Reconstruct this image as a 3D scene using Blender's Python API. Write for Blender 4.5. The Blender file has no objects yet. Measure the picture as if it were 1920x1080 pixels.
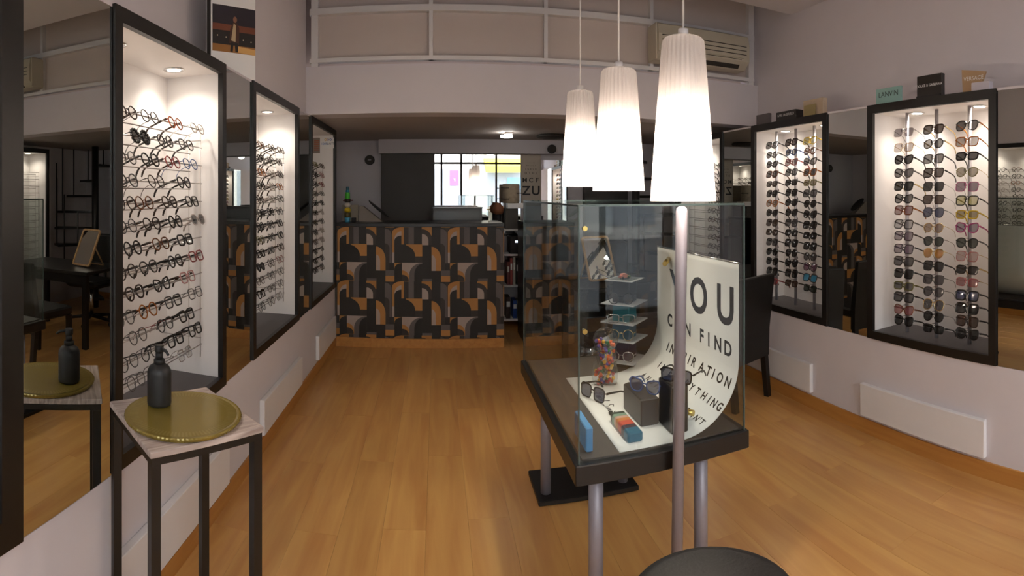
import bpy, math, random
from mathutils import Vector, Matrix
R = random.Random(7)
C = bpy.context.scene.collection
SC = bpy.context.scene
PI = math.pi

# ------------------------------------------------------------------ camera
F, CX, CY, EYE = 1008.0, 819.0, 363.0, 1.5          # the panorama's pixels per radian, axis and horizon; eye height
cam = bpy.data.cameras.new('camera')
camo = bpy.data.objects.new('camera', cam); C.objects.link(camo)
camo.location = (0, 0, EYE); camo.rotation_euler = (PI/2, 0, 0)
cam.type = 'PANO'
cam.clip_start = 0.02
tgt = cam if hasattr(cam, 'panorama_type') else cam.cycles
tgt.panorama_type = 'CENTRAL_CYLINDRICAL'
tgt.central_cylindrical_range_u_min = (0-CX)/F
tgt.central_cylindrical_range_u_max = (1920-CX)/F
tgt.central_cylindrical_range_v_min = -(1080-CY)/F
tgt.central_cylindrical_range_v_max = CY/F
tgt.central_cylindrical_radius = 1.0
SC.camera = camo

# ------------------------------------------------------------------ world, daylight, exposure
world = bpy.data.worlds.new('overcast_sky'); SC.world = world
world.use_nodes = True
bg = world.node_tree.nodes['Background']
bg.inputs[0].default_value = (0.86, 0.89, 0.97, 1); bg.inputs[1].default_value = 6.0
SC.view_settings.view_transform = 'Standard'; SC.view_settings.look = 'None'
SC.view_settings.exposure = 0.6; SC.view_settings.gamma = 1.0
SC.view_settings.use_curve_mapping = False
LAMP_W = 15.0; NICHE_W = 1.15
pd = bpy.data.lights.new('daylight_portal', 'AREA'); pd.shape = 'RECTANGLE'; pd.size = 3.2; pd.size_y = 2.7
try: pd.cycles.is_portal = True
except Exception: pd.energy = 0
po = bpy.data.objects.new('daylight_portal', pd); C.objects.link(po)
po.location = (0.75, -1.56, 1.55); po.rotation_euler = (PI/2, 0, 0)    # faces into the shop (+Y)

# ------------------------------------------------------------------ helpers
def lin(h):
    h = h.lstrip('#'); v = [int(h[i:i+2], 16)/255 for i in (0, 2, 4)]
    return tuple(c/12.92 if c <= .04045 else ((c+.055)/1.055)**2.4 for c in v)
def th(x): return (x-CX)/F
def onX(x, X): return X/math.tan(th(x))               # distance along the room of what stands at offset X on this sight line
def zat(y, D): return EYE-(y-CY)*D/F
def mat(name, color, rough=.5, metal=0, spec=.5, noise=0, nscale=40, bump=0, trans=0, emit=None, es=0):
    m = bpy.data.materials.new(name); m.use_nodes = True
    nt = m.node_tree; b = nt.nodes['Principled BSDF']
    if isinstance(color, str): color = lin(color)
    b.inputs['Base Color'].default_value = (*color, 1)
    b.inputs['Roughness'].default_value = rough; b.inputs['Metallic'].default_value = metal
    b.inputs['Specular IOR Level'].default_value = spec
    if emit:
        e = lin(emit) if isinstance(emit, str) else emit
        b.inputs['Emission Color'].default_value = (*e, 1); b.inputs['Emission Strength'].default_value = es
    if noise or bump:
        tc = nt.nodes.new('ShaderNodeTexCoord'); n = nt.nodes.new('ShaderNodeTexNoise')
        n.inputs['Scale'].default_value = nscale; n.inputs['Detail'].default_value = 4
        nt.links.new(tc.outputs['Object'], n.inputs['Vector'])
        if noise:
            r = nt.nodes.new('ShaderNodeValToRGB')
            r.color_ramp.elements[0].color = (*[c*(1-noise) for c in color], 1)
            r.color_ramp.elements[1].color = (*[min(1, c*(1+noise)) for c in color], 1)
            nt.links.new(n.outputs['Fac'], r.inputs['Fac']); nt.links.new(r.outputs['Color'], b.inputs['Base Color'])
        if bump:
            bp = nt.nodes.new('ShaderNodeBump'); bp.inputs['Strength'].default_value = bump; bp.inputs['Distance'].default_value = .004
            nt.links.new(n.outputs['Fac'], bp.inputs['Height']); nt.links.new(bp.outputs['Normal'], b.inputs['Normal'])
    return m
def thin_glass(name, tint, refl=1.0, base=.045, rough=0.0):
    m = bpy.data.materials.new(name); m.use_nodes = True
    nt = m.node_tree; nt.nodes.clear()
    o = nt.nodes.new('ShaderNodeOutputMaterial'); mx = nt.nodes.new('ShaderNodeMixShader')
    t = nt.nodes.new('ShaderNodeBsdfTransparent'); g = nt.nodes.new('ShaderNodeBsdfGlossy')
    t.inputs[0].default_value = (*tint, 1); g.inputs['Roughness'].default_value = rough
    lw = nt.nodes.new('ShaderNodeLayerWeight'); lw.inputs['Blend'].default_value = .5
    p = nt.nodes.new('ShaderNodeMath'); p.operation = 'POWER'; p.inputs[1].default_value = 4
    a = nt.nodes.new('ShaderNodeMath'); a.operation = 'MULTIPLY_ADD'; a.inputs[1].default_value = .8*refl; a.inputs[2].default_value = base*refl
    nt.links.new(lw.outputs['Facing'], p.inputs[0]); nt.links.new(p.outputs[0], a.inputs[0])
    nt.links.new(a.outputs[0], mx.inputs[0]); nt.links.new(t.outputs[0], mx.inputs[1]); nt.links.new(g.outputs[0], mx.inputs[2])
    nt.links.new(mx.outputs[0], o.inputs[0])
    return m
def mirror_mat(name, c):
    m = bpy.data.materials.new(name); m.use_nodes = True
    b = m.node_tree.nodes['Principled BSDF']
    b.inputs['Base Color'].default_value = (*c, 1); b.inputs['Metallic'].default_value = 1; b.inputs['Roughness'].default_value = 0.0
    return m
def wood_mat(name, dark, light, sc=(1.2, 14, 14), rough=.35, rnd=.3):
    m = bpy.data.materials.new(name); m.use_nodes = True
    nt = m.node_tree; b = nt.nodes['Principled BSDF']; L = nt.links.new
    tc = nt.nodes.new('ShaderNodeTexCoord'); oi = nt.nodes.new('ShaderNodeObjectInfo')
    mu = nt.nodes.new('ShaderNodeMath'); mu.operation = 'MULTIPLY'; mu.inputs[1].default_value = 37
    va = nt.nodes.new('ShaderNodeVectorMath'); va.operation = 'ADD'
    mp = nt.nodes.new('ShaderNodeMapping'); mp.inputs['Scale'].default_value = sc
    n = nt.nodes.new('ShaderNodeTexNoise'); n.inputs['Scale'].default_value = 1.6; n.inputs['Detail'].default_value = 6; n.inputs['Distortion'].default_value = .6
    r = nt.nodes.new('ShaderNodeValToRGB')
    r.color_ramp.elements[0].position = .3; r.color_ramp.elements[1].position = .7
    r.color_ramp.elements[0].color = (*lin(dark), 1); r.color_ramp.elements[1].color = (*lin(light), 1)
    hs = nt.nodes.new('ShaderNodeHueSaturation')
    mr = nt.nodes.new('ShaderNodeMapRange'); mr.inputs['To Min'].default_value = 1-rnd*.5; mr.inputs['To Max'].default_value = 1+rnd*.5
    L(oi.outputs['Random'], mu.inputs[0]); L(tc.outputs['Object'], va.inputs[0]); L(mu.outputs[0], va.inputs[1])
    L(va.outputs[0], mp.inputs['Vector']); L(mp.outputs[0], n.inputs['Vector']); L(n.outputs['Fac'], r.inputs['Fac'])
    L(oi.outputs['Random'], mr.inputs['Value']); L(mr.outputs[0], hs.inputs['Value']); L(r.outputs['Color'], hs.inputs['Color'])
    L(hs.outputs[0], b.inputs['Base Color']); b.inputs['Roughness'].default_value = rough
    return m

class MB:
    """Collects vertices and faces and links them as one mesh object."""
    def __init__(s): s.v = []; s.f = []; s.mi = []; s.sm = []
    def add(s, vs, fs, mi=0, smooth=False):
        o = len(s.v); s.v += [tuple(v) for v in vs]
        for f in fs: s.f.append([o+i for i in f]); s.mi.append(mi); s.sm.append(smooth)
        return s
    def box(s, lo, hi, mi=0):
        x0, y0, z0 = [min(a, b) for a, b in zip(lo, hi)]; x1, y1, z1 = [max(a, b) for a, b in zip(lo, hi)]
        vs = [(x0,y0,z0),(x1,y0,z0),(x1,y1,z0),(x0,y1,z0),(x0,y0,z1),(x1,y0,z1),(x1,y1,z1),(x0,y1,z1)]
        return s.add(vs, [(3,2,1,0),(4,5,6,7),(0,1,5,4),(1,2,6,5),(2,3,7,6),(3,0,4,7)], mi)
    def bbox(s, lo, hi, b=.004, mi=0):                  # box with bevelled vertical and horizontal edges
        x0, y0, z0 = [min(a, c) for a, c in zip(lo, hi)]; x1, y1, z1 = [max(a, c) for a, c in zip(lo, hi)]
        def ring(i, z): return [(x0+i+b,y0+i,z),(x1-i-b,y0+i,z),(x1-i,y0+i+b,z),(x1-i,y1-i-b,z),(x1-i-b,y1-i,z),(x0+i+b,y1-i,z),(x0+i,y1-i-b,z),(x0+i,y0+i+b,z)]
        return s.loft([ring(b, z0), ring(0, z0+b), ring(0, z1-b), ring(b, z1)], True, mi)
    def loft(s, rings, cap=True, mi=0, smooth=False, close=False):
        n = len(rings[0]); o = len(s.v); vs = [p for r in rings for p in r]; fs = []
        m = len(rings)
        for i in range(m if close else m-1):
            j = (i+1) % m
            for k in range(n):
                l = (k+1) % n; fs.append((i*n+k, i*n+l, j*n+l, j*n+k))
        s.add(vs, fs, mi, smooth)
        if cap and not close:
            s.f.append([o+k for k in reversed(range(n))]); s.mi.append(mi); s.sm.append(False)
            s.f.append([o+(m-1)*n+k for k in range(n)]); s.mi.append(mi); s.sm.append(False)
        return s
    def lathe(s, prof, c=(0,0,0), n=24, mi=0, cap=True, smooth=True):
        rings = [[(c[0]+r*math.cos(2*PI*k/n), c[1]+r*math.sin(2*PI*k/n), c[2]+z) for k in range(n)] for r, z in prof]
        return s.loft(rings, cap, mi, smooth)
    def cyl(s, p, q, r, n=12, mi=0, r2=None, smooth=True): return s.tube([p, q], [r, r if r2 is None else r2], n, mi, smooth)
    def tube(s, pts, r, n=6, mi=0, smooth=True, close=False, flat=None):
        pts = [Vector(p) for p in pts]; m = len(pts)
        rr = r if isinstance(r, (list, tuple)) else [r]*m
        rings = []; up = None
        for i, p in enumerate(pts):
            if close: t = pts[(i+1) % m]-pts[i-1]
            else: t = (pts[min(i+1, m-1)]-pts[max(i-1, 0)])
            t.normalize()
            if up is None:
                up = Vector((0,0,1)) if abs(t.z) < .9 else Vector((1,0,0))
            a = t.cross(up)
            if a.length < 1e-5: a = t.orthogonal()
            a.normalize(); b = a.cross(t).normalized(); up = b
            fa, fb = flat or (1, 1)
            rings.append([tuple(p+(a*math.cos(2*PI*k/n+PI/n)*fa+b*math.sin(2*PI*k/n+PI/n)*fb)*rr[i]) for k in range(n)])
        return s.loft(rings, not close, mi, smooth, close)
    def sphere(s, c, r, n=12, m=8, mi=0, sc=(1,1,1)):
        rings = []
        for i in range(1, m):
            a = PI*i/m
            rings.append([(c[0]+r*sc[0]*math.sin(a)*math.cos(2*PI*k/n), c[1]+r*sc[1]*math.sin(a)*math.sin(2*PI*k/n), c[2]-r*sc[2]*math.cos(a)) for k in range(n)])
        return s.loft(rings, True, mi, True)
    def poly(s, pts, mi=0): return s.add(pts, [tuple(range(len(pts)))], mi)
    def prism(s, pts2, a, b, axis='x', mi=0):            # outline (u, v) extruded along an axis
        def m3(u, v, w): return {'x': (w, u, v), 'y': (u, w, v), 'z': (u, v, w)}[axis]
        return s.loft([[m3(u, v, a) for u, v in pts2], [m3(u, v, b) for u, v in pts2]], True, mi)
    def mesh(s, name, mats):
        me = bpy.data.meshes.new(name); me.from_pydata(s.v, [], s.f)
        for m in (mats if isinstance(mats, (list, tuple)) else [mats]): me.materials.append(m)
        me.polygons.foreach_set('material_index', s.mi); me.polygons.foreach_set('use_smooth', s.sm)
        me.validate(); me.update()
        return me
    def obj(s, name, mats, parent=None, loc=None):
        return link(name, s.mesh(name, mats), parent, loc)
def link(name, me, parent=None, loc=None, rot=None):
    o = bpy.data.objects.new(name, me); C.objects.link(o)
    if parent is not None: o.parent = parent
    if loc is not None: o.location = loc
    if rot is not None: o.rotation_euler = rot
    return o
def thing(name, label, cat, loc=(0,0,0), rot=(0,0,0), group=None):
    o = bpy.data.objects.new(name, None); C.objects.link(o); o.empty_display_size = .05
    o.location = loc; o.rotation_euler = rot
    o['label'] = label; o['category'] = cat
    if group: o['group'] = group
    return o
def tag(o, label, cat, group=None):
    o['label'] = label; o['category'] = cat
    if group: o['group'] = group
    return o
def struct(name, mb, m, parent=None):
    o = mb.obj(name, m, parent); o['kind'] = 'structure'; return o
def copy_tree(o, parent=None):
    c = o.copy(); C.objects.link(c)
    if parent is not None: c.parent = parent
    for ch in list(o.children): copy_tree(ch, c)
    return c
def text_geo(body, size, align='CENTER', shear=0, space=1.0, res=3, bold=0):
    cu = bpy.data.curves.new('lettering', 'FONT'); cu.body = body; cu.size = size; cu.align_x = align
    cu.shear = shear; cu.space_character = space; cu.resolution_u = res; cu.fill_mode = 'FRONT'; cu.offset = bold*size
    o = bpy.data.objects.new('lettering', cu); C.objects.link(o)
    dg = bpy.context.evaluated_depsgraph_get(); me = o.evaluated_get(dg).to_mesh()
    vs = [tuple(v.co) for v in me.vertices]; fs = [tuple(p.vertices) for p in me.polygons]
    o.evaluated_get(dg).to_mesh_clear(); bpy.data.objects.remove(o); bpy.data.curves.remove(cu)
    return vs, fs
def letters(mb, body, size, fn, mi=0, **k):
    vs, fs = text_geo(body, size, **k); mb.add([fn(v[0], v[1]) for v in vs], fs, mi); return mb
def rrect(w, h, r, n=4, cx=0, cy=0):
    pts = []
    for (sx, sy, a0) in ((1,1,0), (-1,1,PI/2), (-1,-1,PI), (1,-1,1.5*PI)):
        for i in range(n+1):
            a = a0+PI/2*i/n; pts.append((cx+sx*(w/2-r)+r*math.cos(a), cy+sy*(h/2-r)+r*math.sin(a)))
    return pts
def light(name, kind, loc, e, col, r=.03, rot=(0,0,0), **k):
    l = bpy.data.lights.new(name, kind); l.energy = e; l.color = col
    if kind != 'AREA': l.shadow_soft_size = r
    for a, b in k.items(): setattr(l, a, b)
    o = bpy.data.objects.new(name, l); C.objects.link(o); o.location = loc; o.rotation_euler = rot
    return o

# ------------------------------------------------------------------ materials
M = dict(
    wall=mat('white_plaster', (.67,.62,.635), .85, noise=.03, nscale=6, bump=.15),
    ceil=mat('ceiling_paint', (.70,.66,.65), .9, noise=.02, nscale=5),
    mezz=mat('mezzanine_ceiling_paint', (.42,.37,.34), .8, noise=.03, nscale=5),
    backw=mat('grey_plaster', (.50,.47,.49), .85, noise=.03, nscale=5),
    black=mat('black_lacquer', '#120f0d', .45, noise=.15, nscale=30),
    blackm=mat('black_metal', '#15120f', .42, noise=.15, nscale=60),
    slab=mat('black_board', '#110e0d', .36, noise=.15, nscale=30),
    white=mat('white_lacquer', (.78,.75,.74), .35, noise=.02, nscale=20),
    niche=mat('niche_white', (.80,.77,.75), .6, noise=.02, nscale=10),
    nfloor=mat('niche_floor_grey', '#4a4648', .45, noise=.08, nscale=30),
    steel=mat('brushed_steel', (.42,.40,.42), .35, .6, noise=.08, nscale=80),
    greyp=mat('grey_tube', (.27,.245,.27), .38, .25, noise=.05, nscale=60),
    chrome=mat('chrome', (.75,.75,.75), .12, 1, noise=.03),
    brass=mat('brass', (.62,.45,.14), .22, 1, noise=.06),
    rod=mat('wire_rod', (.42,.38,.36), .3, .8, noise=.05),
    skirt=wood_mat('skirting_wood', '#ae7438', '#c08844', (14, 1.2, 14), .45, .1),
    plank=wood_mat('laminate_oak', '#b78048', '#cd9c5a', (9, .8, 9), .3, .12),
    pale=wood_mat('weathered_pine', '#8a7870', '#c6b6ac', (3, 60, 20), .7, .1),
    bamboo=wood_mat('bamboo', '#b58a58', '#d0a878', (14, 14, 2), .5, .1),
    mirror=mirror_mat('mirror_silver', (.56,.57,.54)),
    bmirror=mirror_mat('clear_mirror_silver', (.86,.87,.86)),
    glass=thin_glass('case_glass', (.90,.92,.91), .85, .035),
    pane=thin_glass('shop_window_glass', (.93,.95,.95), .8, .03),
    lens=thin_glass('clear_lens', (.93,.93,.92), .9, .05),
    leather=mat('black_leather', '#100d0b', .5, noise=.2, nscale=90, bump=.2),
    panel=mat('parapet_panel', (.58,.495,.45), .7, noise=.03, nscale=4),
    rail=mat('white_rail_paint', (.72,.69,.68), .5, noise=.02),
    beige=mat('beige_plastic', (.50,.45,.35), .45, noise=.04),
    darkg=mat('dark_slot', '#2a2622', .7, noise=.1),
    goldtray=None, paper=mat('white_paper', (.80,.79,.77), .55, noise=.02, nscale=8),
    ink=mat('black_ink', '#151517', .6, noise=.05),
    door=mat('dark_grey_door', '#3b3734', .6, noise=.05, nscale=20),
    deskm=mat('dark_desk_top', '#22211f', .35, noise=.1, nscale=30),
)

# ------------------------------------------------------------------ the room shell
XL, XR, XUL, XUR = -1.0, 2.42, -1.31, 2.82
YF, YB, YC, YP = -1.6, 6.3, 5.2, 4.15
ZM, ZCE, ZHI = 2.125, 3.03, 3.75
ZT_L, ZB_L, ZT_R, ZB_R = 2.125, .578, 2.05, .600

fl = MB().box((XUL-.1, YF, -.05), (XUR+.1, YB+.1, -.012)); floor = struct('floor', fl, M['skirt'])
pw, pl = .192, 1.28
pmesh = {}
def plank_mesh(w, l):
    k = (round(w, 3), round(l, 3))
    if k not in pmesh:
        pmesh[k] = MB().bbox((0, 0, -.0118), (w-.0004, l-.0004, 0), .0006).mesh('plank', M['plank'])
    return pmesh[k]
x = XL-.008; row = 0
while x < XUR:
    w = min(pw, XUR+.02-x)
    y = YF-(row*.47 % 1)*pl
    while y < YB:
        y0, y1 = max(y, YF), min(y+pl, YB)
        if y1-y0 > .03: link('plank', plank_mesh(w, y1-y0), floor, (x, y0, 0))
        y += pl
    x += pw; row += 1

# left and right thick display walls: low white band, ledge on top, mirrors and niches between
def cabs_left(): return [(.04, 1.023), (1.449, 2.397), (2.785, 3.79), (4.16, 5.232)]
def cabs_right(): return [(.04, .97), (1.412, 2.34), (2.718, 3.643), (4.10, 5.02)]
wl = MB().box((XUL, YF, 0), (XL, 5.26, ZB_L)); wl.box((XUL, YF, ZT_L-.012), (XL, 5.26, ZT_L))
wl.box((XUL, 5.236, ZB_L), (XL, 5.26, ZT_L-.012)).box((XUL, YF, ZB_L), (XL-.02, .03, ZT_L-.012))
struct('wall_left', wl, M['wall'])
struct('wall_left_upper', MB().box((XUL-.1, YF, 0), (XUL, YB, ZHI)), M['wall'])
struct('trim_1', MB().box((XUL, 2.86, ZT_L), (XL-.004, 3.86, ZHI)), M['wall'])      # pillar above the ledge
struct('trim_2', MB().box((XUL, 3.9, ZT_L), (XL-.03, YP-.005, ZHI)), M['wall'])
wr = MB().box((XR, YF, 0), (XUR, 5.05, ZB_R)); wr.box((XR, YF, ZT_R-.012), (XUR, 5.05, ZT_R))
wr.box((XR, YF, ZB_R), (XUR, .965, ZT_R-.012)).box((XR+.002, 5.03, ZB_R), (XUR, 5.05, ZT_R-.012))
struct('wall_right', wr, M['wall'])
struct('wall_right_upper', MB().box((XUR, YF, 0), (XUR+.1, YB, ZHI)), M['wall'])
struct('wall_back', MB().box((XUL-.1, YB, 0), (XUR+.1, YB+.1, ZM)), M['backw'])
struct('wall_fascia', MB().box((XUL, YP, ZM), (XUR, YP+.22, 2.505)), M['wall'])
struct('wall_upper_back', MB().box((XUL, YP+.30, 2.505), (XUR, YP+.36, ZHI)), M['panel'])
cl = MB().box((XUL-.1, YF-.1, ZCE), (XUR+.1, 3.64, ZCE+.12)); cl.box((XUL-.1, 3.60, ZHI), (XUR+.1, YP+.4, ZHI+.05)).box((XUL-.1, 3.60, ZCE+.12), (XUR+.1, 3.64, ZHI))
struct('ceiling', cl, M['ceil'])
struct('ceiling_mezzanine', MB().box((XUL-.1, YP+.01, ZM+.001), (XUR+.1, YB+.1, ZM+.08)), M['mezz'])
# skirtings
struct('baseboard_left', MB().box((XL, YF, 0), (XL+.012, 5.19, .082)), M['skirt'])
struct('baseboard_right', MB().box((XR-.012, YF, 0), (XR, 5.05, .088)), M['skirt'])
struct('baseboard_back', MB().box((XUL, YB-.012, 0), (XUR, YB, .085)), M['skirt'])

# shop front behind the photographer: frame, panes, street
wf = MB().box((XUL-.1, YF-.15, 0), (XUR+.1, YF, .32)).box((XUL-.1, YF-.15, 2.95), (XUR+.1, YF, ZCE)).box((XUL-.1, YF-.15, .32), (-.95, YF, 2.95)).box((2.45, YF-.15, .32), (XUR+.1, YF, 2.95))
struct('wall_front', wf, M['wall'])
w1 = MB()
for xx in (-.95, .10, .62, 1.55, 2.41): w1.box((xx, YF-.10, .32), (xx+.05, YF-.04, 2.95))
for zz in (.32, 2.28, 2.91): w1.box((-.95, YF-.10, zz), (2.45, YF-.04, zz+.05))
win = struct('window_1', w1, M['blackm'])
for a, b in ((-.9,.10), (.15,.62), (.67,1.55), (1.6,2.41)):
    for z0, z1 in ((.37,2.28), (2.33,2.91)):
        MB().box((a, YF-.075, z0), (b, YF-.069, z1)).obj('pane', M['pane'], win)
struct('street_ground', MB().box((-16, -22, -.16), (18, YF-.15, -.06)), mat('street_asphalt', (.13,.13,.135), .9, noise=.1, nscale=3))
fac = MB().box((-14, -14.5, -.06), (16, -14, 9)); street = struct('wall_street', fac, mat('street_facade', (.72,.67,.60), .85, noise=.05, nscale=2))
sh = MB()
for k in range(9): sh.box((-12.5+3*k, -14.02, .4), (-10.6+3*k, -13.97, 2.7)); sh.box((-12.2+3*k, -14.02, 4.2), (-11+3*k, -13.97, 6.2))
for i in range(0): pass
sh.obj('window_panes', mat('shop_glass_far', (.34,.36,.38), .3), street)['kind'] = 'stuff'
aw = thing('shop_awning', 'yellow shop awning across the street seen in the back mirror', 'awning', (3.3, -13.9995, 2.75))
MB().prism([(0,.5),(0,.44),(1.3,-.25),(1.3,.05)], -1.0, 1.0, 'x').obj('canvas', mat('yellow_canvas', (.85,.68,.08), .8), aw)
for a_ in (-.9, .9): MB().cyl((a_,.02,-.02),(a_,1.25,-.12),.025).obj('arm', M['steel'], aw)

for x_, z_, w_, h_, c_, nm in ((.85, 1.9, .42, .75, (.75,.12,.32), 'pink'), (3.85, 1.7, .7, .6, (.25,.55,.85), 'sky blue')):
    sg0 = MB().box((x_-w_/2, -13.999, z_), (x_+w_/2, -13.93, z_+h_)).obj('street_sign', mat('sign_'+nm.replace(' ', '_'), c_, .5)); tag(sg0, nm+' sign board across the street seen in the back mirror', 'sign')

# ------------------------------------------------------------------ mirrors between the niches
def wall_mirror(side, y0, y1, label):
    X, s = (XL, -1) if side == 'l' else (XR, 1)
    zb, zt = (ZB_L, ZT_L-.014) if side == 'l' else (ZB_R, ZT_R-.014)
    o = MB().box((X+s*.012, y0+.002, zb+.003), (X-s*.001, y1-.002, zt)).obj('wall_mirror', M['mirror'])
    tag(o, label, 'mirror', 'mirrors between the display niches'); return o
wall_mirror('l', 1.023, 1.449, 'wall mirror reflecting the gold tray and black bottle')
wall_mirror('l', 2.397, 2.785, 'narrow mirror strip between the largest left niche and middle left niche')
wall_mirror('l', 3.79, 4.16, 'narrow mirror strip between the middle left niche and left niche by counter')
wall_mirror('r', .97, 1.412, 'mirror at right edge of photo reflecting the display case foot')
wall_mirror('r', 2.34, 2.718, 'wall mirror between two sunglasses niches reflecting a black chair')
wall_mirror('r', 3.643, 4.10, 'wall mirror strip left of the sunglasses niche beside the black chair')

# ------------------------------------------------------------------ niches
WARM = (1.0, .89, .77)
glow = mat('spot_glow', (1,1,1), .5, emit=(1.0,.92,.80), es=14)
PR, DEP = .012, .29
def niche(side, y0, y1, label, power=1.0, spots=(.27, .78), FR=.048):
    X, s = (XL, -1) if side == 'l' else (XR, 1)
    zb, zt = (ZB_L, ZT_L) if side == 'l' else (ZB_R, ZT_R)
    t = thing('display_niche', label, 'cabinet', (X, y0, zb))
    W, H = y1-y0, zt-zb-.002
    def bx(n, d0, d1, a0, a1, h0, h1, m):
        return MB().box((s*d0, a0, h0), (s*d1, a1, h1)).obj(n, m, t)
    bx('frame_stile', -PR, .012, .002, FR, 0.002, H, M['black']); bx('frame_stile', -PR, .012, W-FR, W-.002, .002, H, M['black'])
    bx('frame_rail', -PR, .012, FR, W-FR, .002, FR+.003, M['black']); bx('frame_rail', -PR, .012, FR, W-FR, H-FR-.005, H, M['black'])
    bx('back_panel', DEP, DEP+.01, .01, W-.01, .01, H-.016, M['niche'])
    bx('side_panel', .012, DEP, .022, FR-.004, .01, H-.016, M['niche']); bx('side_panel', .012, DEP, W-FR+.004, W-.022, .01, H-.016, M['niche'])
    bx('floor_panel', .012, DEP, FR-.004, W-FR+.004, .035, FR, M['nfloor'])
    bx('top_panel', .012, DEP, FR-.004, W-FR+.004, H-FR-.002, H-.03, M['niche'])
    for f in spots:
        yy = W*f; zz = H-FR-.003
        b = MB().lathe([(.047, 0), (.047, -.004), (.036, -.005), (.034, -.001)], (s*.165, yy, zz), 20); sp = b.obj('spotlight', M['chrome'], t)
        MB().lathe([(.033, -.002), (.033, -.0035)], (s*.165, yy, zz), 16).obj('lamp_disc', glow, sp)
        light('niche_spot', 'SPOT', (X+s*.165, y0+yy, zb+zz-.012), NICHE_W*power*6, WARM, .025, (0, s*.10, 0), spot_size=2.5, spot_blend=.9)
    return t, X, s, y0, zb, W, H
def rack(n, rows, z0, dz, ya, yb):
    t, X, s, y0, zb, W, H = n
    rm = {}
    for d, off in ((.08, 0), (.14, -.026)):
        me = MB().cyl((0, 0, 0), (0, yb-ya, 0), .0028, 6).mesh('rod', M['rod'])
        for i in range(rows): link('rod', me, t, (s*d, ya-y0, z0-dz*i+off-zb))
        for yy in (ya+.004, yb-.004):
            MB().cyl((s*(d+.004), yy-y0, z0-dz*(rows-1)-.06-zb), (s*(d+.004), yy-y0, z0+.012+off-zb), .0022, 6).obj('upright', M['rod'], t)
    for yy in (ya+.004, yb-.004):
        for zz in (z0-.05, z0-dz*(rows-1)+.03): MB().cyl((s*.08, yy-y0, zz-zb), (s*DEP, yy-y0, zz-zb), .002, 6).obj('bracket', M['rod'], t)
CL, CR = cabs_left(), cabs_right()
n0 = niche('l', *CL[0], 'black framed niche cropped at left edge of photo', .35, (.2,), .08)
n1 = niche('l', *CL[1], 'largest left niche, black framed and lit, behind the gold tray')
n2 = niche('l', *CL[2], 'middle left niche, black framed and lit, full of eyeglasses')
n3 = niche('l', *CL[3], 'left niche by counter with small coloured sign inside', .42, (.3,))
r2 = niche('r', *CR[1], 'large right niche with three poles of sunglasses', 1.0, (.23, .72))
r1 = niche('r', *CR[2], 'lit right niche of sunglasses beside the black chair', 1.0, (.23, .75))
r0 = niche('r', *CR[3], 'right niche of eyeglasses behind the hanging lamps', .8)
Z0, DZ = 1.80, .0843
for n, (a, b) in ((n1, CL[1]), (n2, CL[2])): rack(n, 13, Z0, DZ, a+.09, b-.09)
rack(n3, 12, 1.758, .0865, CL[3][0]+.09, CL[3][1]-.2)
rack(r0, 13, 1.76, .0843, CR[3][0]+.09, CR[3][1]-.09)

# ------------------------------------------------------------------ eyewear
def outline(kind, w, h, n=18):
    pts = []
    for k in range(n):
        a = 2*PI*k/n; c, s_ = math.cos(a), math.sin(a)
        if kind == 'round': e = 2.0
        elif kind == 'panto': e = 2.3
        elif kind in ('square', 'rectangular'): e = 4.0
        elif kind == 'cat-eye': e = 2.6
        elif kind == 'aviator': e = 2.4
        else: e = 2.4
        x = abs(c)**(2/e)*math.copysign(1, c)*w/2; z = abs(s_)**(2/e)*math.copysign(1, s_)*h/2
        if kind == 'panto': x *= 1+.13*z/(h/2)
        if kind in ('square', 'rectangular'): x *= 1+.05*z/(h/2)
        if kind == 'cat-eye': x *= 1+.12*z/(h/2); z += .22*h*max(0, x/(w/2))*max(0, z/(h/2))
        if kind == 'aviator': x *= 1+.10*z/(h/2); z -= .10*h*max(0, x/(w/2))*max(0, -z/(h/2))
        pts.append((x, z))
    return pts                                             # +x is the outer (temple) side
DIM = {'round': (.050,.052), 'panto': (.051,.049), 'square': (.053,.046), 'rectangular': (.055,.039), 'cat-eye': (.053,.045), 'aviator': (.058,.054), 'flower': (.052,.052)}
SUND = {'round': (.060,.056), 'panto': (.059,.053), 'square': (.062,.054), 'rectangular': (.062,.044), 'cat-eye': (.061,.051), 'aviator': (.062,.058), 'flower': (.052,.052)}
_fm = {}
def fmat(key):
    return MF[key] if isinstance(key, str) else key
MF = {}
for nm, c, ro in (('black','#15110e',.25),('dark brown','#35241a',.25),('tortoiseshell','#6b3a18',.25),('amber','#a8601e',.25),('orange','#b4521c',.25),
                  ('grey','#5a5652',.3),('charcoal','#2e2b29',.28),('red','#8c2a28',.28),('pink','#c08a88',.3),('rose','#a85858',.3),('blue','#3a5a96',.3),
                  ('pale','#b8aca4',.3),('olive','#6a6428',.3),('yellow','#d0b020',.3),('magenta','#b03878',.3),('white','#cfc6be',.35)):
    MF[nm] = mat('frame_'+nm.replace(' ', '_'), tuple(q*.75 for q in lin(c)), ro, noise=.12, nscale=120)
MF['gold'] = mat('frame_gold', (.60,.44,.20), .2, 1, noise=.05); MF['silver'] = mat('frame_silver', (.55,.53,.52), .2, 1, noise=.05)
ML = {'clear': M['lens']}
def sun_lens(nm, c, opac):
    m = bpy.data.materials.new('lens_'+nm.replace(' ', '_')); m.use_nodes = True
    nt = m.node_tree; b = nt.nodes['Principled BSDF']; b.inputs['Base Color'].default_value = (*[q*.6 for q in lin(c)], 1); b.inputs['Roughness'].default_value = .06
    b.inputs['Alpha'].default_value = opac; ML[nm] = m
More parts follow.
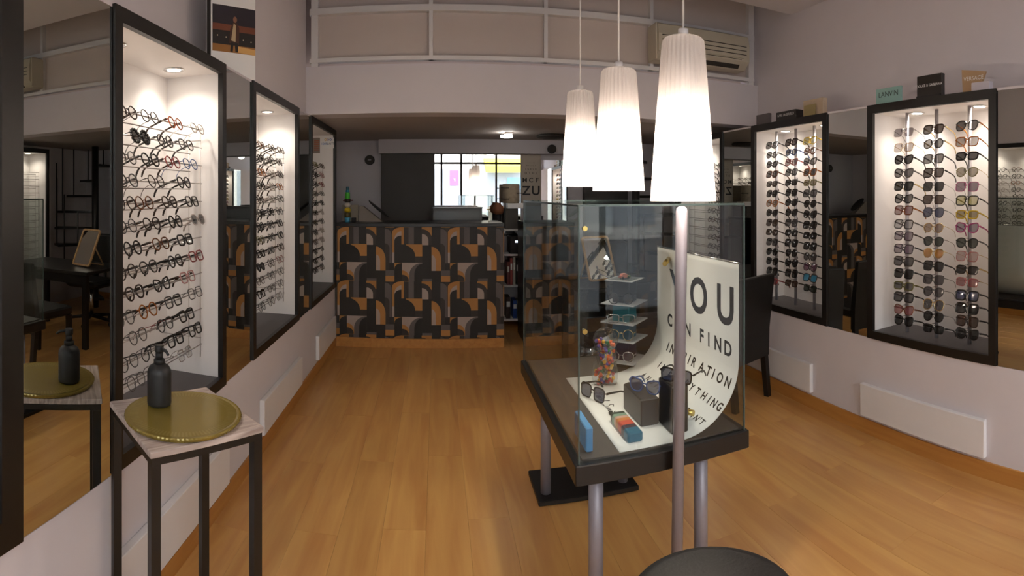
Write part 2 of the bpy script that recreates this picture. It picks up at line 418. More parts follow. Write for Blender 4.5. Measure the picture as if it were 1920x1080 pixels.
for a in (('black','#1c1a1a',.93),('brown','#4a3020',.9),('grey','#3e3c40',.85),('green','#2f3a30',.9),('amber','#8a5c2c',.7),('peach','#c89880',.6),
          ('violet','#6a5070',.7),('yellow','#c8c020',.6),('blue','#34406a',.85),('mustard','#8c7420',.75),('gold','#c08018',.8),('rose','#9a4a50',.75),
          ('pink','#b08078',.6),('magenta','#7a4468',.8),('cyan','#38a8d8',.8),('light grey','#8a8488',.6)): sun_lens(*a)
_geo = {}
def eyewear_mesh(kind, thick, frame, lens, temple, sun):
    key = (kind, thick, frame, lens, temple, sun)
    if key in _geo: return _geo[key]
    w, h = (SUND if sun else DIM)[kind]; off = w/2+.0095
    fr = MB()
    for sd in (-1, 1):
        if kind == 'flower':
            for k in range(14):
                a = 2*PI*k/14; fr.sphere((0, sd*off+.027*math.cos(a), .027*math.sin(a)), .0068, 6, 4)
            o = [(.024*math.cos(2*PI*k/16), .024*math.sin(2*PI*k/16)) for k in range(16)]
        else: o = outline(kind, w, h)
        fr.tube([(-.35*abs(px)*abs(px+off)*0, sd*(off+px), pz) for px, pz in o], thick, 5, close=True, flat=(1.25, 1))
        zt = h*.22
        fr.tube([(0, sd*(off+w/2-.002), zt), (-.002, sd*(off+w/2+.005), zt+.001), (-.010, sd*(off+w/2+.0075), zt+.001)], thick*1.1, 5)
    fr.tube([(0, -.0105, h*.14), (.0015, -.004, h*.2), (.0015, .004, h*.2), (0, .0105, h*.14)], thick*.95, 5)
    for sd in (-1, 1): fr.tube([(-.001, sd*.010, -.002), (-.007, sd*.0085, -.007)], .0016, 4)     # nose pads
    fme = fr.mesh('frame', fmat(frame))
    lms = []
    for sd in (-1, 1):
        o = outline('round' if kind == 'flower' else kind, w-.001, h-.001)
        l = MB(); vs = [(0, sd*(off+px), pz) for px, pz in o]+[(.0022, sd*off, 0)]; n = len(o)
        l.add(vs, [((k, (k+1) % n, n) if sd > 0 else ((k+1) % n, k, n)) for k in range(n)], 0, True)
        lms.append(l.mesh('lens', ML[lens]))
    tms = []
    for sd in (-1, 1):
        zt = h*.22+.001; yy = sd*(off+w/2+.0085)
        big = thick > .0023
        r0 = .0032 if big else .0013
        tt = MB().tube([(-.004, yy, zt), (-.03, yy, zt+.001), (-.085, yy*.99, zt), (-.105, yy*.98, zt-.005), (-.120, yy*.97, zt-.018), (-.130, yy*.96, zt-.032)], [r0*1.15, r0, r0*.85, r0*1.0, r0*1.15, r0*.9], 5, flat=(.55, 1.5) if big else (1, 1.2))
        tms.append(tt.mesh('temple', fmat(temple)))
    _geo[key] = (fme, lms, tms); return _geo[key]
def eyewear(kind, col, lens, loc, face, tilt, label, cat, group, thick=None, temple=None):
    thick = thick or R.choice((.0016, .0021, .0026))
    if temple is None and cat == 'eyeglasses' and col in ('orange','red','pink','amber','tortoiseshell','yellow','olive'): temple = 'dark brown'
    fme, lms, tms = eyewear_mesh(kind, thick*1.12, col, lens, temple or col, cat == 'sunglasses')
    t = thing(cat, label, cat, loc, (0, tilt, face+R.uniform(-.05, .05)), group)
    link('frame', fme, t)
    for m in lms: link('lens', m, t)
    for m in tms: link('temple', m, t)
    return t
ORD = ['first','second','third','fourth','fifth','sixth','seventh','eighth','ninth','tenth','eleventh','twelfth','thirteenth','fourteenth','fifteenth','sixteenth']
def art(kind, col): return f'{col} {kind}'
# ----- largest left niche, rod by rod: (picture column, colour, shape, lens, rim thickness)
B, G, K = .0027, .0018, .0014
rows1 = [
 [(239,'dark brown','round','clear',.0022),(281,'charcoal','round','clear',G),(329,'orange','round','clear',.0023),(370,'pale','panto','clear',G)],
 [(263,'black','flower','black',.002),(310,'charcoal','round','clear',.0022),(349,'charcoal','panto','clear',.0022)],
 [(238,'grey','round','clear',.002),(282,'black','round','clear',B),(324,'red','round','clear',.0023),(357,'blue','panto','clear',G)],
 [(240,'charcoal','round','clear',.0023),(293,'dark brown','round','clear',.002),(345,'black','panto','clear',B)],
 [(236,'dark brown','round','clear',.002),(271,'tortoiseshell','round','clear',.0022),(318,'dark brown','panto','clear',B),(360,'black','square','clear',B)],
 [(239,'charcoal','round','clear',G),(285,'dark brown','panto','clear',.0022),(329,'black','round','clear',B),(371,'pale','panto','grey',.0022)],
 [(249,'black','round','clear',.0025),(302,'tortoiseshell','panto','clear',.0023),(347,'black','square','clear',.003)],
 [(238,'dark brown','round','clear',.002),(279,'charcoal','panto','clear',.0024),(329,'black','panto','clear',.0024),(368,'red','square','clear',.0024)],
 [(253,'dark brown','panto','clear',B),(304,'black','cat-eye','clear',B),(352,'pink','square','clear',.0025)],
 [(234,'grey','round','clear',G),(278,'amber','round','clear',.0022),(325,'charcoal','square','clear',.0023),(366,'grey','square','clear',.0018)],
 [(259,'grey','panto','clear',G),(310,'charcoal','panto','clear',.002),(350,'black','square','clear',B)],
 [(242,'charcoal','panto','clear',K),(281,'charcoal','round','clear',G),(329,'black','square','clear',B),(366,'black','square','clear',.0028)],
 [(256,'grey','panto','clear',K),(295,'grey','round','clear',K),(347,'silver','square','clear',K)],
]
XG = XL-.076
TILT = -.36
for i, rw in enumerate(rows1):
    for j, (px, col, kind, le, tk) in enumerate(rw):
        nm = {'flower': 'flower-rimmed'}.get(kind, kind)
        lab = f"{col} {nm} eyeglasses, {ORD[j]} from left, {ORD[i]} rod from top, largest left niche"
        eyewear(kind, col, le, (XG, onX(px, XG), Z0-DZ*i+.002), 0, TILT, lab, 'eyeglasses', 'eyeglasses in the largest left niche', tk, 'red' if (i, j) == (10, 1) else ('blue' if (i, j) == (2, 3) else None))
# ----- middle left niche
cyc = [['tortoiseshell','dark brown','dark brown'],['black','charcoal','dark brown'],['amber','pale','dark brown'],['black','pale','amber'],['dark brown','pale','grey'],['black','black','charcoal'],['black','charcoal','black'],['olive','charcoal','black'],['black','charcoal','dark brown'],['black','dark brown','red'],['dark brown','grey','grey'],['black','grey','grey'],['charcoal','grey','silver']]
kin = ['panto','round','square','cat-eye','square','rectangular']
for i in range(13):
    for j, px in enumerate((490, 509, 525)):
        col = cyc[i][j]; kind = kin[(i*2+j) % 6] if i > 5 else kin[(i+j) % 3]
        sl = 'brown' if (i in (1, 2) and j == 2) else ('black' if (i, j) == (9, 0) else 'clear')
        eyewear(kind, col, sl, (XG, onX(px+R.uniform(-1.5, 1.5), XG), Z0-DZ*i+.002), 0, TILT, f"{col} {kind} eyeglasses, {ORD[j]} visible from left, {ORD[i]} rod from top, middle left niche", 'eyeglasses', 'eyeglasses in the middle left niche', B if col == 'black' else (.0022 if i < 9 else .0016))
# ----- left niche by the counter
c3 = [('olive','dark brown'),('black','pink'),('charcoal','red'),('grey','grey'),('black','black'),('black','pale'),('charcoal','grey'),('charcoal','pale'),('grey','pale'),('charcoal','grey'),('black','charcoal'),('charcoal','grey')]
for i in range(12):
    for j, px in enumerate((592, 604)):
        col = c3[i][j]; kind = kin[(i+j*2) % 6]
        eyewear(kind, col, 'clear', (XG, onX(px, XG), 1.758-.0865*i+.002), 0, TILT, f"{col} {kind} eyeglasses, {'nearer' if j == 0 else 'farther'} pair on {ORD[i]} rod from top, left niche by counter", 'eyeglasses', 'eyeglasses in the left niche by the counter', .0024)
# ----- right niche behind the lamps
for i in range(13):
    for j, yy in enumerate((4.27, 4.45)):
        col = ['dark brown','charcoal','black','tortoiseshell','grey'][(i+j*2) % 5]; kind = kin[(i+j) % 6]
        eyewear(kind, col, 'clear', (XR+.076, yy, 1.76-.0843*i+.002), PI, TILT, f"{col} {kind} eyeglasses, {'nearer' if j == 0 else 'farther'} pair on {ORD[i]} rod, right niche behind lamps", 'eyeglasses', 'eyeglasses in the right niche behind the lamps', .0023)
# ----- sunglasses on poles
XS, XPOLE = XR+.075, XR+.125
def pole_col(n, ypole, ys, specs, where, nichename):
    t, X, s, y0, zb, W, H = n
    MB().cyl((s*.125, ypole-y0, .050), (s*.125, ypole-y0, H-.052), .0115, 14).obj('pole', M['steel'], t)
    hold = MB()
    D = math.hypot(XS, ypole)
    for i, (yy, sp) in enumerate(zip(ys, specs)):
        z = zat(yy, D)
        hold.tube([(s*.113, ypole-y0, z-zb+.022), (s*.085, ypole-y0, z-zb+.024), (s*.072, ypole-y0, z-zb+.018), (s*.072, ypole-y0, z-zb+.004)], .003, 5)
        hold.tube([(s*.113, ypole-y0-.007, z-zb+.006), (s*.086, ypole-y0-.007, z-zb+.004), (s*.086, ypole-y0+.007, z-zb+.004), (s*.113, ypole-y0+.007, z-zb+.006)], .0022, 5)
        col, kind, le, tk = sp[:4]
        lname = '' if le in col else le+'-lensed '
        eyewear(kind, col, le, (XS-.010, ypole-.022, z), PI, -.30, f"{lname}{col} {kind} sunglasses, {ORD[i]} from top on {where} pole, {nichename}", 'sunglasses', 'sunglasses in the '+nichename, tk, sp[4] if len(sp) > 4 else None)
    h = hold.obj('holder', M['chrome'], t); h['kind'] = 'stuff'
def lens_for(c): return {'black':'black','dark brown':'brown','tortoiseshell':'brown'}.get(c, 'grey')
S2a = [('pale','square','violet',.0014,'charcoal'),('gold','square','peach',.0014),('black','cat-eye','black',.003),('grey','cat-eye','grey',.003),('black','square','black',.003,'gold'),('black','cat-eye','grey',.0026,'dark brown'),('tortoiseshell','square','rose',.0027,'amber'),('black','square','light grey',.0024,'grey'),('dark brown','square','violet',.0022),('charcoal','square','violet',.0022),('dark brown','square','grey',.0024),('black','square','black',.0026),('olive','rectangular','grey',.0026),('black','square','grey',.0027,'dark brown'),('tortoiseshell','cat-eye','rose',.0022),('black','cat-eye','black',.003)]
S2b = [('dark brown','square','brown',.0027,'gold'),('charcoal','round','grey',.0026,'gold'),('charcoal','square','grey',.0026,'black'),('dark brown','square','brown',.0026,'black'),('black','square','black',.0018,'silver'),('dark brown','square','brown',.0018,'silver'),('charcoal','aviator','blue',.0018,'charcoal'),('gold','panto','amber',.0018),('black','panto','green',.002,'tortoiseshell'),('gold','panto','gold',.0018),('black','square','black',.0026),('charcoal','square','grey',.002,'black'),('charcoal','panto','grey',.002,'black'),('gold','aviator','grey',.0018,'charcoal'),('black','panto','black',.002,'charcoal'),('black','rectangular','black',.0022,'charcoal')]
S2c = [('charcoal','aviator','grey',.0027,'amber'),('amber','square','amber',.0024),('black','rectangular','black',.0034),('olive','panto','mustard',.002,'gold'),('magenta','square','magenta',.0016,'silver'),('black','square','yellow',.0026),('yellow','rectangular','mustard',.0028),('magenta','cat-eye','violet',.0026),('black','panto','green',.0024),('rose','square','pink',.0016,'gold'),('black','rectangular','black',.0022,'gold'),('rose','rectangular','rose',.002,'gold'),('black','square','blue',.003),('black','square','black',.003),('dark brown','square','brown',.0028,'black'),('black','cat-eye','black',.003)]
y2a = [249,277,300,325,349,373,394,420,442,466,489,512,535,556,580,600]
y2b = [243,270,298,324,350,374,398,427,452,474,498,523,546,570,592,615]
y2c = [236,266,293,323,350,376,402,427,455,480,505,528,553,577,601,625]
NR2, NR1 = 'large right niche', 'right niche beside black chair'
pole_col(r2, onX(1701, XPOLE), y2a, S2a, 'left', NR2)
pole_col(r2, onX(1756, XPOLE), y2b, S2b, 'middle', NR2)
pole_col(r2, onX(1818, XPOLE), y2c, S2c, 'right', NR2)
def seq(cols, lens=None):
    o = []
    for i, c in enumerate(cols):
        o.append((c, ['square','panto','cat-eye','square','rectangular'][i % 5], (lens or {}).get(i, lens_for(c)), .0026))
    return o
S1a = seq(['charcoal','charcoal','black','tortoiseshell','dark brown','black','amber','black','dark brown','dark brown','charcoal','black','black','black','red'], {3:'brown',6:'amber',14:'rose'})
S1b = seq(['dark brown','blue','red','charcoal','black','black','black','black','charcoal','black','black','black','black','black','dark brown'], {0:'brown',1:'blue',2:'rose'})
S1c = seq(['yellow','tortoiseshell','charcoal','amber','olive','charcoal','black','black','black','black','black','charcoal','charcoal','charcoal','black'], {0:'yellow',1:'amber',3:'brown',4:'mustard',12:'magenta',13:'cyan',14:'green'})
pole_col(r1, onX(1456, XPOLE), [272.8+18.05*k for k in range(15)], S1a, 'left', NR1)
pole_col(r1, onX(1492, XPOLE), [267+18.8*k for k in range(15)], S1b, 'middle', NR1)
pole_col(r1, onX(1527, XPOLE), [264+19.7*k for k in range(15)], S1c, 'right', NR1)

# ------------------------------------------------------------------ low white panels under the niches
def low_panel(side, y0, y1, label):
    X, s = (XL, 1) if side == 'l' else (XR, -1)
    t = MB().bbox((X+s*.001, y0, .112), (X+s*.032, y1, .312), .003).obj('wall_panel', M['white'])
    tag(t, label, 'panel', 'low white boxes under the niches')
low_panel('l', 1.45, 2.39, 'low white wall box behind the side table legs')
low_panel('l', 2.92, 3.80, 'low white wall box beneath the middle left niche')
low_panel('l', 4.36, 5.12, 'low white wall box near the patterned counter')
low_panel('r', 1.475, 2.38, 'long low white wall box beneath the large right niche')
low_panel('r', 2.87, 3.75, 'low white wall box behind the black chair leg')

# ------------------------------------------------------------------ parapet with white rails, air conditioner
pp = thing('parapet', 'white railing with beige panels above the fascia', 'railing', (XL, YP, 2.505))
for a, b in ((.0, .97), (.97, 1.87), (1.87, 2.77), (2.77, 3.78)):
    for z0, z1 in ((.03, .42), (.46, 1.1)): MB().box((a, .05, z0), (b-.004, .058, z1)).obj('panel', M['panel'], pp)
for k, xx in enumerate((.012, .94, 1.84, 2.74, 3.72)): MB().box((xx, .0, .0 if k in (0, 4) else .03), (xx+(.055 if k in (0, 4) else .03), .05, 1.15)).obj('post', M['rail'], pp)
for z0, z1 in ((.03, .062), (.408, .458), (1.1, 1.15)): MB().box((.0, -.004, z0), (3.78, .048, z1)).obj('rail', M['rail'], pp)

ac = thing('air_conditioner', 'beige wall air conditioner on the railing behind the lamps', 'air conditioner', (1.72, YP-.225, 2.585))
prof = [(.0,.06), (.0,.20), (.02,.28), (.06,.30), (.205,.30), (.205,0), (.08,0)]
MB().prism(prof, 0, .86, 'x').obj('casing', M['beige'], ac)
MB().box((-.012, .03, .0), (-.001, .2, .29)).obj('end_cap', M['beige'], ac)
MB().prism([(-.002,.075), (.06,.004), (.068,.012), (.004,.083)], .12, .78, 'x').obj('outlet', M['darkg'], ac)
for k in range(3): MB().prism([(-.006+.018*k,.083-.02*k), (-.002+.018*k,.079-.02*k), (.004+.018*k,.086-.02*k), (.0+.018*k,.090-.02*k)], .1, .8, 'x').obj('louvre', M['beige'], ac)
for zz in (.115, .15, .185): MB().box((.03, -.003, zz), (.83, -.0005, zz+.006)).obj('vent_line', M['darkg'], ac)

# ------------------------------------------------------------------ poster board on the left ledge
bx, by = -1.165, 2.605
ang = math.atan2(2.80-2.605, -.985+1.165)
W = .265
pb = thing('poster_board', 'thick dark-edged board with night street photo on the left ledge', 'poster', (bx, by, ZT_L), (0, 0, ang))
MB().box((0, 0, 0), (W, .05, .62)).obj('board', M['darkg'], pb)
MB().box((0, -.004, .0), (W, 0, .62)).obj('sheet', M['paper'], pb)
ph = MB(); mats = [mat('night_sky', (.018,.014,.022), .4), mat('night_glow', (.16,.045,.02), .4), mat('night_road', (.30,.13,.03), .4), mat('brown_coat', (.06,.022,.012), .4), mat('cream_shirt', (.45,.34,.2), .4), mat('skin_print', (.26,.12,.07), .4), mat('dark_trees', (.012,.010,.010), .4), mat('street_lamp_dot', (.7,.6,.45), .4), mat('pale_road', (.62,.36,.12), .4)]
def q(x0, z0, x1, z1, mi, e=0): ph.poly([(x0*W, -.0045-e, z0), (x1*W, -.0045-e, z0), (x1*W, -.0045-e, z1), (x0*W, -.0045-e, z1)], mi)
zb_, zt_ = .135, .385
q(.03, zb_, 1, zt_, 0); q(.03, zb_, 1, .175, 2, .0003); q(.03, .24, 1, .285, 1, .0003); q(.03, .175, 1, .25, 6, .0004)
ph.poly([(.55*W, -.0052, zb_+.005), (W, -.0052, zb_), (W, -.0052, .165), (.6*W, -.0052, .172)], 8)
for dx, dz in ((.14,.22), (.33,.215), (.72,.21), (.9,.205)): ph.poly([(dx*W+.004*math.cos(k*PI/3), -.0055, dz+.004*math.sin(k*PI/3)) for k in range(6)], 7)
ph.poly([(.40*W, -.0058, .185), (.62*W, -.0058, .18), (.63*W, -.0058, .27), (.57*W, -.0058, .30), (.49*W, -.0058, .30), (.42*W, -.0058, .26)], 3)
ph.poly([(.44*W, -.0062, .20), (.54*W, -.0062, .195), (.55*W, -.0062, .285), (.50*W, -.0062, .295)], 4)
ph.poly([(.42*W, -.006, .14), (.48*W, -.006, .14), (.50*W, -.006, .19), (.44*W, -.006, .19)], 6); ph.poly([(.54*W, -.006, .14), (.60*W, -.006, .14), (.60*W, -.006, .19), (.52*W, -.006, .19)], 6)
ph.poly([(.53*W+.012*math.cos(k*PI/5), -.0064, .315+.017*math.sin(k*PI/5)) for k in range(10)], 5)
ph.obj('photo_print', mats, pb)

# ------------------------------------------------------------------ hanging lamps
shade = bpy.data.materials.new('opal_ribbed_glass'); shade.use_nodes = True
nt = shade.node_tree; nt.nodes.clear(); o_ = nt.nodes.new('ShaderNodeOutputMaterial')
d_ = nt.nodes.new('ShaderNodeBsdfDiffuse'); t_ = nt.nodes.new('ShaderNodeBsdfTranslucent'); g_ = nt.nodes.new('ShaderNodeBsdfGlossy'); x_ = nt.nodes.new('ShaderNodeBsdfTransparent')
d_.inputs[0].default_value = (.66,.62,.61,1); t_.inputs[0].default_value = (.60,.555,.53,1); g_.inputs['Roughness'].default_value = .12; x_.inputs[0].default_value = (1,.97,.93,1)
m1 = nt.nodes.new('ShaderNodeMixShader'); m1.inputs[0].default_value = .5
m2 = nt.nodes.new('ShaderNodeMixShader'); m2.inputs[0].default_value = .06
m3 = nt.nodes.new('ShaderNodeMixShader'); m3.inputs[0].default_value = .22
for a, b in ((d_.outputs[0], m1.inputs[1]), (t_.outputs[0], m1.inputs[2]), (m1.outputs[0], m2.inputs[1]), (g_.outputs[0], m2.inputs[2]), (m2.outputs[0], m3.inputs[1]), (x_.outputs[0], m3.inputs[2]), (m3.outputs[0], o_.inputs[0])): nt.links.new(a, b)
bulbm = mat('bulb_glow', (1,1,1), .4, emit=(1.0,.90,.76), es=25)
cordm = mat('white_cord', (.70,.66,.62), .5)
def pendant(px, ytop, ybot, wtop, wbot, label, dia=.200):
    D = dia/wbot*F
    a = th(px); x, y = D*math.sin(a), D*math.cos(a)
    zb, zt = zat(ybot, D), zat(ytop, D)
    rb, rt = wbot/2*D/F, wtop/2*D/F
    H = zt-zb
    t = thing('pendant_lamp', label, 'lamp', (x, y, zb), (0,0,0), 'hanging lamps over the glass case')
    n, ribs = 120, 30
    def ring(r, z, amp=1): return [((r+amp*.0032*math.cos(ribs*2*PI*k/n)*r/.1)*math.cos(2*PI*k/n), (r+amp*.0032*math.cos(ribs*2*PI*k/n)*r/.1)*math.sin(2*PI*k/n), z) for k in range(n)]
    s = MB().loft([ring(rb+(rt-rb)*u**1.0*(1-.04*math.sin(PI*u)), H*u) for u in (0, .15, .3, .45, .6, .75, .88, .96)]+[ring(rt*.985, H*.985), ring(rt*.9, H, .4), ring(.02, H, 0)], False, 0, True)
    s.obj('shade', shade, t)
    MB().cyl((0, 0, H-.001), (0, 0, H+.03), .016, 14).obj('socket_cap', M['white'], t)
    MB().cyl((0, 0, H+.03), (0, 0, ZCE-zb-.015), .0035, 8).obj('cord', cordm, t)
    MB().lathe([(.05, -.016), (.05, 0)], (0, 0, ZCE-zb-.001), 20).obj('ceiling_rose', M['white'], t)
    MB().cyl((0, 0, H), (0, 0, H*.50), .013, 10).obj('bulb_holder', M['white'], t)
    MB().sphere((0, 0, H*.40), .032, 14, 10).obj('bulb', bulbm, t)
    light('pendant_light', 'POINT', (x, y, zb+H*.31), LAMP_W, (1.0, .87, .74), .035)
pendant(1281, 73, 377, 77, 120, 'nearest and largest lit ribbed white glass pendant lamp')
pendant(1160, 131, 358, 64, 95, 'middle lit ribbed white pendant lamp of the three')
pendant(1088, 172, 350, 47, 67, 'smallest and farthest lit ribbed white pendant lamp', .182)

# ------------------------------------------------------------------ glass display case
CX0, CX1, CY0, CY1, CZ, CT = .43, 1.07, 1.628, 2.73, .643, 1.465
dc = thing('display_case', 'glass display case on black base with grey tubular legs', 'display case', (0, 0, 0))
MB().bbox((CX0, CY0, CZ-.064), (CX1, CY1, CZ), .003).obj('base_slab', M['slab'], dc)
MB().box((CX0+.03, CY0+.03, CZ), (CX1-.03, CY1-.03, CZ+.006)).obj('inner_floor', mat('case_floor_grey', '#464240', .5, noise=.05), dc)
gi = .014
for lo, hi in (((CX0+gi, CY0+gi, CZ), (CX1-gi, CY0+gi+.005, CT-.006)), ((CX0+gi, CY1-gi-.005, CZ), (CX1-gi, CY1-gi, CT-.006)),
               ((CX0+gi, CY0+gi+.006, CZ), (CX0+gi+.005, CY1-gi-.006, CT-.006)), ((CX1-gi-.005, CY0+gi+.006, CZ), (CX1-gi, CY1-gi-.006, CT-.006)),
               ((CX0+gi-.002, CY0+gi-.002, CT-.006), (CX1-gi+.002, CY1-gi+.002, CT))):
    MB().box(lo, hi).obj('glass_pane', M['glass'], dc)
edge = mat('green_glass_edge', (.05,.075,.07), .2, noise=.1)
for x_, y_ in ((CX0+gi, CY0+gi), (CX1-gi, CY0+gi), (CX0+gi, CY1-gi), (CX1-gi, CY1-gi)):
    MB().box((x_-.0025, y_-.0025, CZ), (x_+.0025, y_+.0025, CT-.006)).obj('glass_edge', edge, dc)
et = MB()
for lo, hi in (((CX0+gi, CY0+gi-.003), (CX1-gi, CY0+gi-.001)), ((CX0+gi, CY1-gi+.001), (CX1-gi, CY1-gi+.003)), ((CX0+gi-.003, CY0+gi), (CX0+gi-.001, CY1-gi)), ((CX1-gi+.001, CY0+gi), (CX1-gi+.003, CY1-gi))):
    et.box((*lo, CT-.0065), (*hi, CT+.0005))
et.obj('top_edge', edge, dc)
for x_ in (.534, .937):
    for y_ in (1.752, 2.60): MB().cyl((x_, y_, .024), (x_, y_, CZ-.064), .0255, 20).obj('leg', M['greyp'], dc)
for y_ in (1.62, 2.525): MB().bbox((.485, y_, 0.001), (.998, y_+.30, .025), .003).obj('foot_plate', M['slab'], dc)
for zz in (zat(428, 1.72), zat(620, 1.72)): MB().cyl((CX0+gi+.02, CY0+gi-.004, zz), (CX0+gi+.02, CY0+gi+.010, zz), .008, 14).obj('hinge_disc', M['brass'], dc)

# scroll shaped white card with the quote
card = thing('quote_card', 'white curved backdrop card with black quote inside the glass case', 'sign', (0, 0, CZ+.007))
XW, RAD, XE, ZTOP = 1.046, .235, .588, .592
YA, YBc = 2.40, 1.662
flat_len = XW-RAD-XE; arc = RAD*PI/2
def card_pt(v, off=0.0):                     # v runs from the flat end over the bend to the top edge
    if v <= flat_len: return XE+v, off
    if v <= flat_len+arc:
        a = (v-flat_len)/RAD; return XE+flat_len+(RAD-off)*math.sin(a), RAD-(RAD-off)*math.cos(a)
    return XW-off, RAD+(v-flat_len-arc)
VT = flat_len+arc+(ZTOP-RAD)
cb = MB(); N = 40
vs = []
for i in range(N+1):
    v = VT*i/N
    for off in (0.0, .002):
        for yy in (YA, YBc):
            X_, Z_ = card_pt(v, off); vs.append((X_, yy, Z_))
fs = []
for i in range(N):
    a, b = 4*i, 4*(i+1)
    fs += [(a, b, b+1, a+1), (a+2, a+3, b+3, b+2), (a, a+2, b+2, b), (a+1, b+1, b+3, a+3)]
fs += [(0, 1, 3, 2), (4*N, 4*N+2, 4*N+3, 4*N+1)]
cb.add(vs, fs, 0, True); cb.obj('sheet', M['paper'], card)
MB().tube([(XW-.001, YA, ZTOP+.003), (XW-.001, YBc, ZTOP+.003)], .004, 8).obj('edge_strip', M['chrome'], card)
def line(text, cap, vc, ya, yb=None, sx=1.0):
    n_ = len(text); Xv = card_pt(vc)[0]
    for k, ch in enumerate(text):
        if ch == ' ': continue
        vs, fs = text_geo(ch, 1.0, 'LEFT', 0, 1, 4, .026)
        x0 = min(v[0] for v in vs); x1 = max(v[0] for v in vs); sc_ = cap/.71
        yc = ya+(yb-ya)*k/(n_-1) if yb is not None else onX(ya[k], Xv)
        out = []
        for vx, vy, _ in vs:
            X_, Z_ = card_pt(vc-cap/2+vy*sc_, .0026); out.append((X_, yc-(vx-(x0+x1)/2)*sc_*sx, Z_))
        MB().add(out, fs).obj('letter', M['ink'], card)
line('YOU', .145, flat_len+arc+(1.08-.65-RAD), 2.19, 1.755, .95)
line('CAN FIND', .055, flat_len+arc+(.917-.65-RAD), (1257,1274,1290.5,0,1317,1330,1347,1366))
line('INSPIRATION', .038, flat_len+RAD*1.20, (1253.5,1262,1273.5,1285,1293.5,1302.5,1317,1330,1339,1351,1366))
line('IN EVERYTHING', .031, flat_len+RAD*.82, (1238,1246,0,1259,1268,1278,1288,1298,1309,1321,1331,1340,1350.5))
line("AND IF YOU CAN'T", .026, flat_len+RAD*.47, (1208,1216,1224,0,1231.5,1237,0,1248,1257,1266,0,1288,1298,1307,1312,1317))
line('LOOK AGAIN', .024, flat_len+RAD*.15, 2.25, 1.90)
# handwritten signature as pen strokes, (s, t) in units of letter height
SIG = [[(.1,0),(.35,1.3),(.75,1.45),(.8,1.0),(.3,.8)], [(1.25,.55),(.95,.5),(.85,.1),(1.1,0),(1.3,.6),(1.35,.05),(1.5,.1)], [(1.55,.6),(1.6,.1),(1.85,.1),(2.0,.6),(2.05,.05),(2.2,.15)], [(2.25,.2),(2.55,1.3),(2.45,1.4),(2.35,.1),(2.6,.1)],
       [(4.0,1.2),(3.6,1.4),(3.45,1.0),(3.8,.6),(3.7,.1),(3.2,.1)], [(4.0,.1),(4.2,.6),(4.25,.1),(4.45,.6),(4.5,.1),(4.7,.6),(4.75,.1),(4.95,.15)], [(5.0,.6),(5.05,.1),(5.25,.15)], [(5.12,.9),(5.16,.95)], [(5.5,1.2),(5.4,.1),(5.65,.1)], [(5.15,.75),(5.8,.8)], [(5.75,.05),(6.05,1.3),(5.9,1.2),(5.85,.1),(6.1,.6),(6.2,.1),(6.5,.2)]]
sg = MB()
for st in SIG: sg.tube([(.655+.030*t_, 2.19-.041*s_, .0032) for s_, t_ in st], .0022, 4, flat=(1, .3))
sg_o = sg.obj('signature', M['ink'], card); sg_o['kind'] = 'stuff'
for (x_, y_, z_) in ((1.00, 2.255, ZTOP-.055), ):
    MB().cyl((XW-.001, 2.27, ZTOP-.045), (XW-.075, 2.15, ZTOP-.05), .011, 14).obj('stand_off', M['brass'], card)
FZ = CZ+.0095
lip = thing('brass_tube', 'short brass tube beside the tall black box inside the case', 'tube', (.868, 1.80, FZ))
MB().cyl((0, 0, .045), (.035, -.055, .045), .011, 14).obj('tube', M['brass'], lip); MB().cyl((-.002, .003, .045), (-.008, .013, .045), .0125, 14).obj('collar', M['blackm'], lip); MB().cyl((.016,-.025,0),(.016,-.025,.036),.004,8).obj('peg', M['blackm'], lip)

# pole in front of the case, stool
pg = thing('grey_post', 'slim grey metal post with rounded white cap before the glass case', 'post', (.778, 1.588, 0))
MB().tube([(-.022, 0, .008), (0, 0, 1.44), (.0, 0, 1.452), (0, 0, 1.458)], [.0185, .0198, .0165, .008], 20).obj('tube', M['greyp'], pg)
MB().lathe([(.05, .0), (.05, .006), (.022, .012)], (-.022, 0, .0012), 20).obj('foot', M['greyp'], pg)
st = thing('bar_stool', 'round black padded stool seat cropped at the bottom edge', 'stool', (.486, .858, 0))
MB().lathe([(.02, .70), (.155, .70), (.166, .712), (.168, .735), (.160, .748), (.14, .754), (.05, .757)], n=40).obj('seat', M['leather'], st)
MB().cyl((0, 0, .03), (0, 0, .70), .022, 14).obj('column', M['chrome'], st)
MB().lathe([(.19, .0015), (.19, .012), (.06, .028), (.03, .04)], n=32).obj('base', M['chrome'], st)
MB().tube([(.13*math.cos(a*PI/10), .13*math.sin(a*PI/10), .26) for a in range(20)], .009, 8, close=True).obj('foot_ring', M['chrome'], st)
# ------------------------------------------------------------------ things inside the case
def rbox(name, lo, hi, m, label, cat, group=None, b=.004):
    c = ((lo[0]+hi[0])/2, (lo[1]+hi[1])/2, lo[2])
    o = MB().bbox((lo[0]-c[0], lo[1]-c[1], 0), (hi[0]-c[0], hi[1]-c[1], hi[2]-lo[2]), b).obj(name, m, None, c)
    return tag(o, label, cat, group)
gb = mat('charcoal_box', '#2a2828', .4, noise=.1)
rbox('box', (.723, 1.81, FZ), (.795, 2.0, FZ+.098), gb, 'low charcoal box under blue-tinted sunglasses in the glass case', 'box')
rbox('box', (.80, 1.705, FZ), (.862, 1.83, FZ+.168), mat('black_box', '#171516', .3, noise=.1), 'tall black box behind the grey post in the glass case', 'box')
eyewear('cat-eye', 'blue', 'blue', (.757, 1.86, FZ+.128), -2.5, -.1, 'blue-tinted sunglasses standing on the low charcoal box', 'sunglasses', None, .0026).scale = (.9, .9, .9)
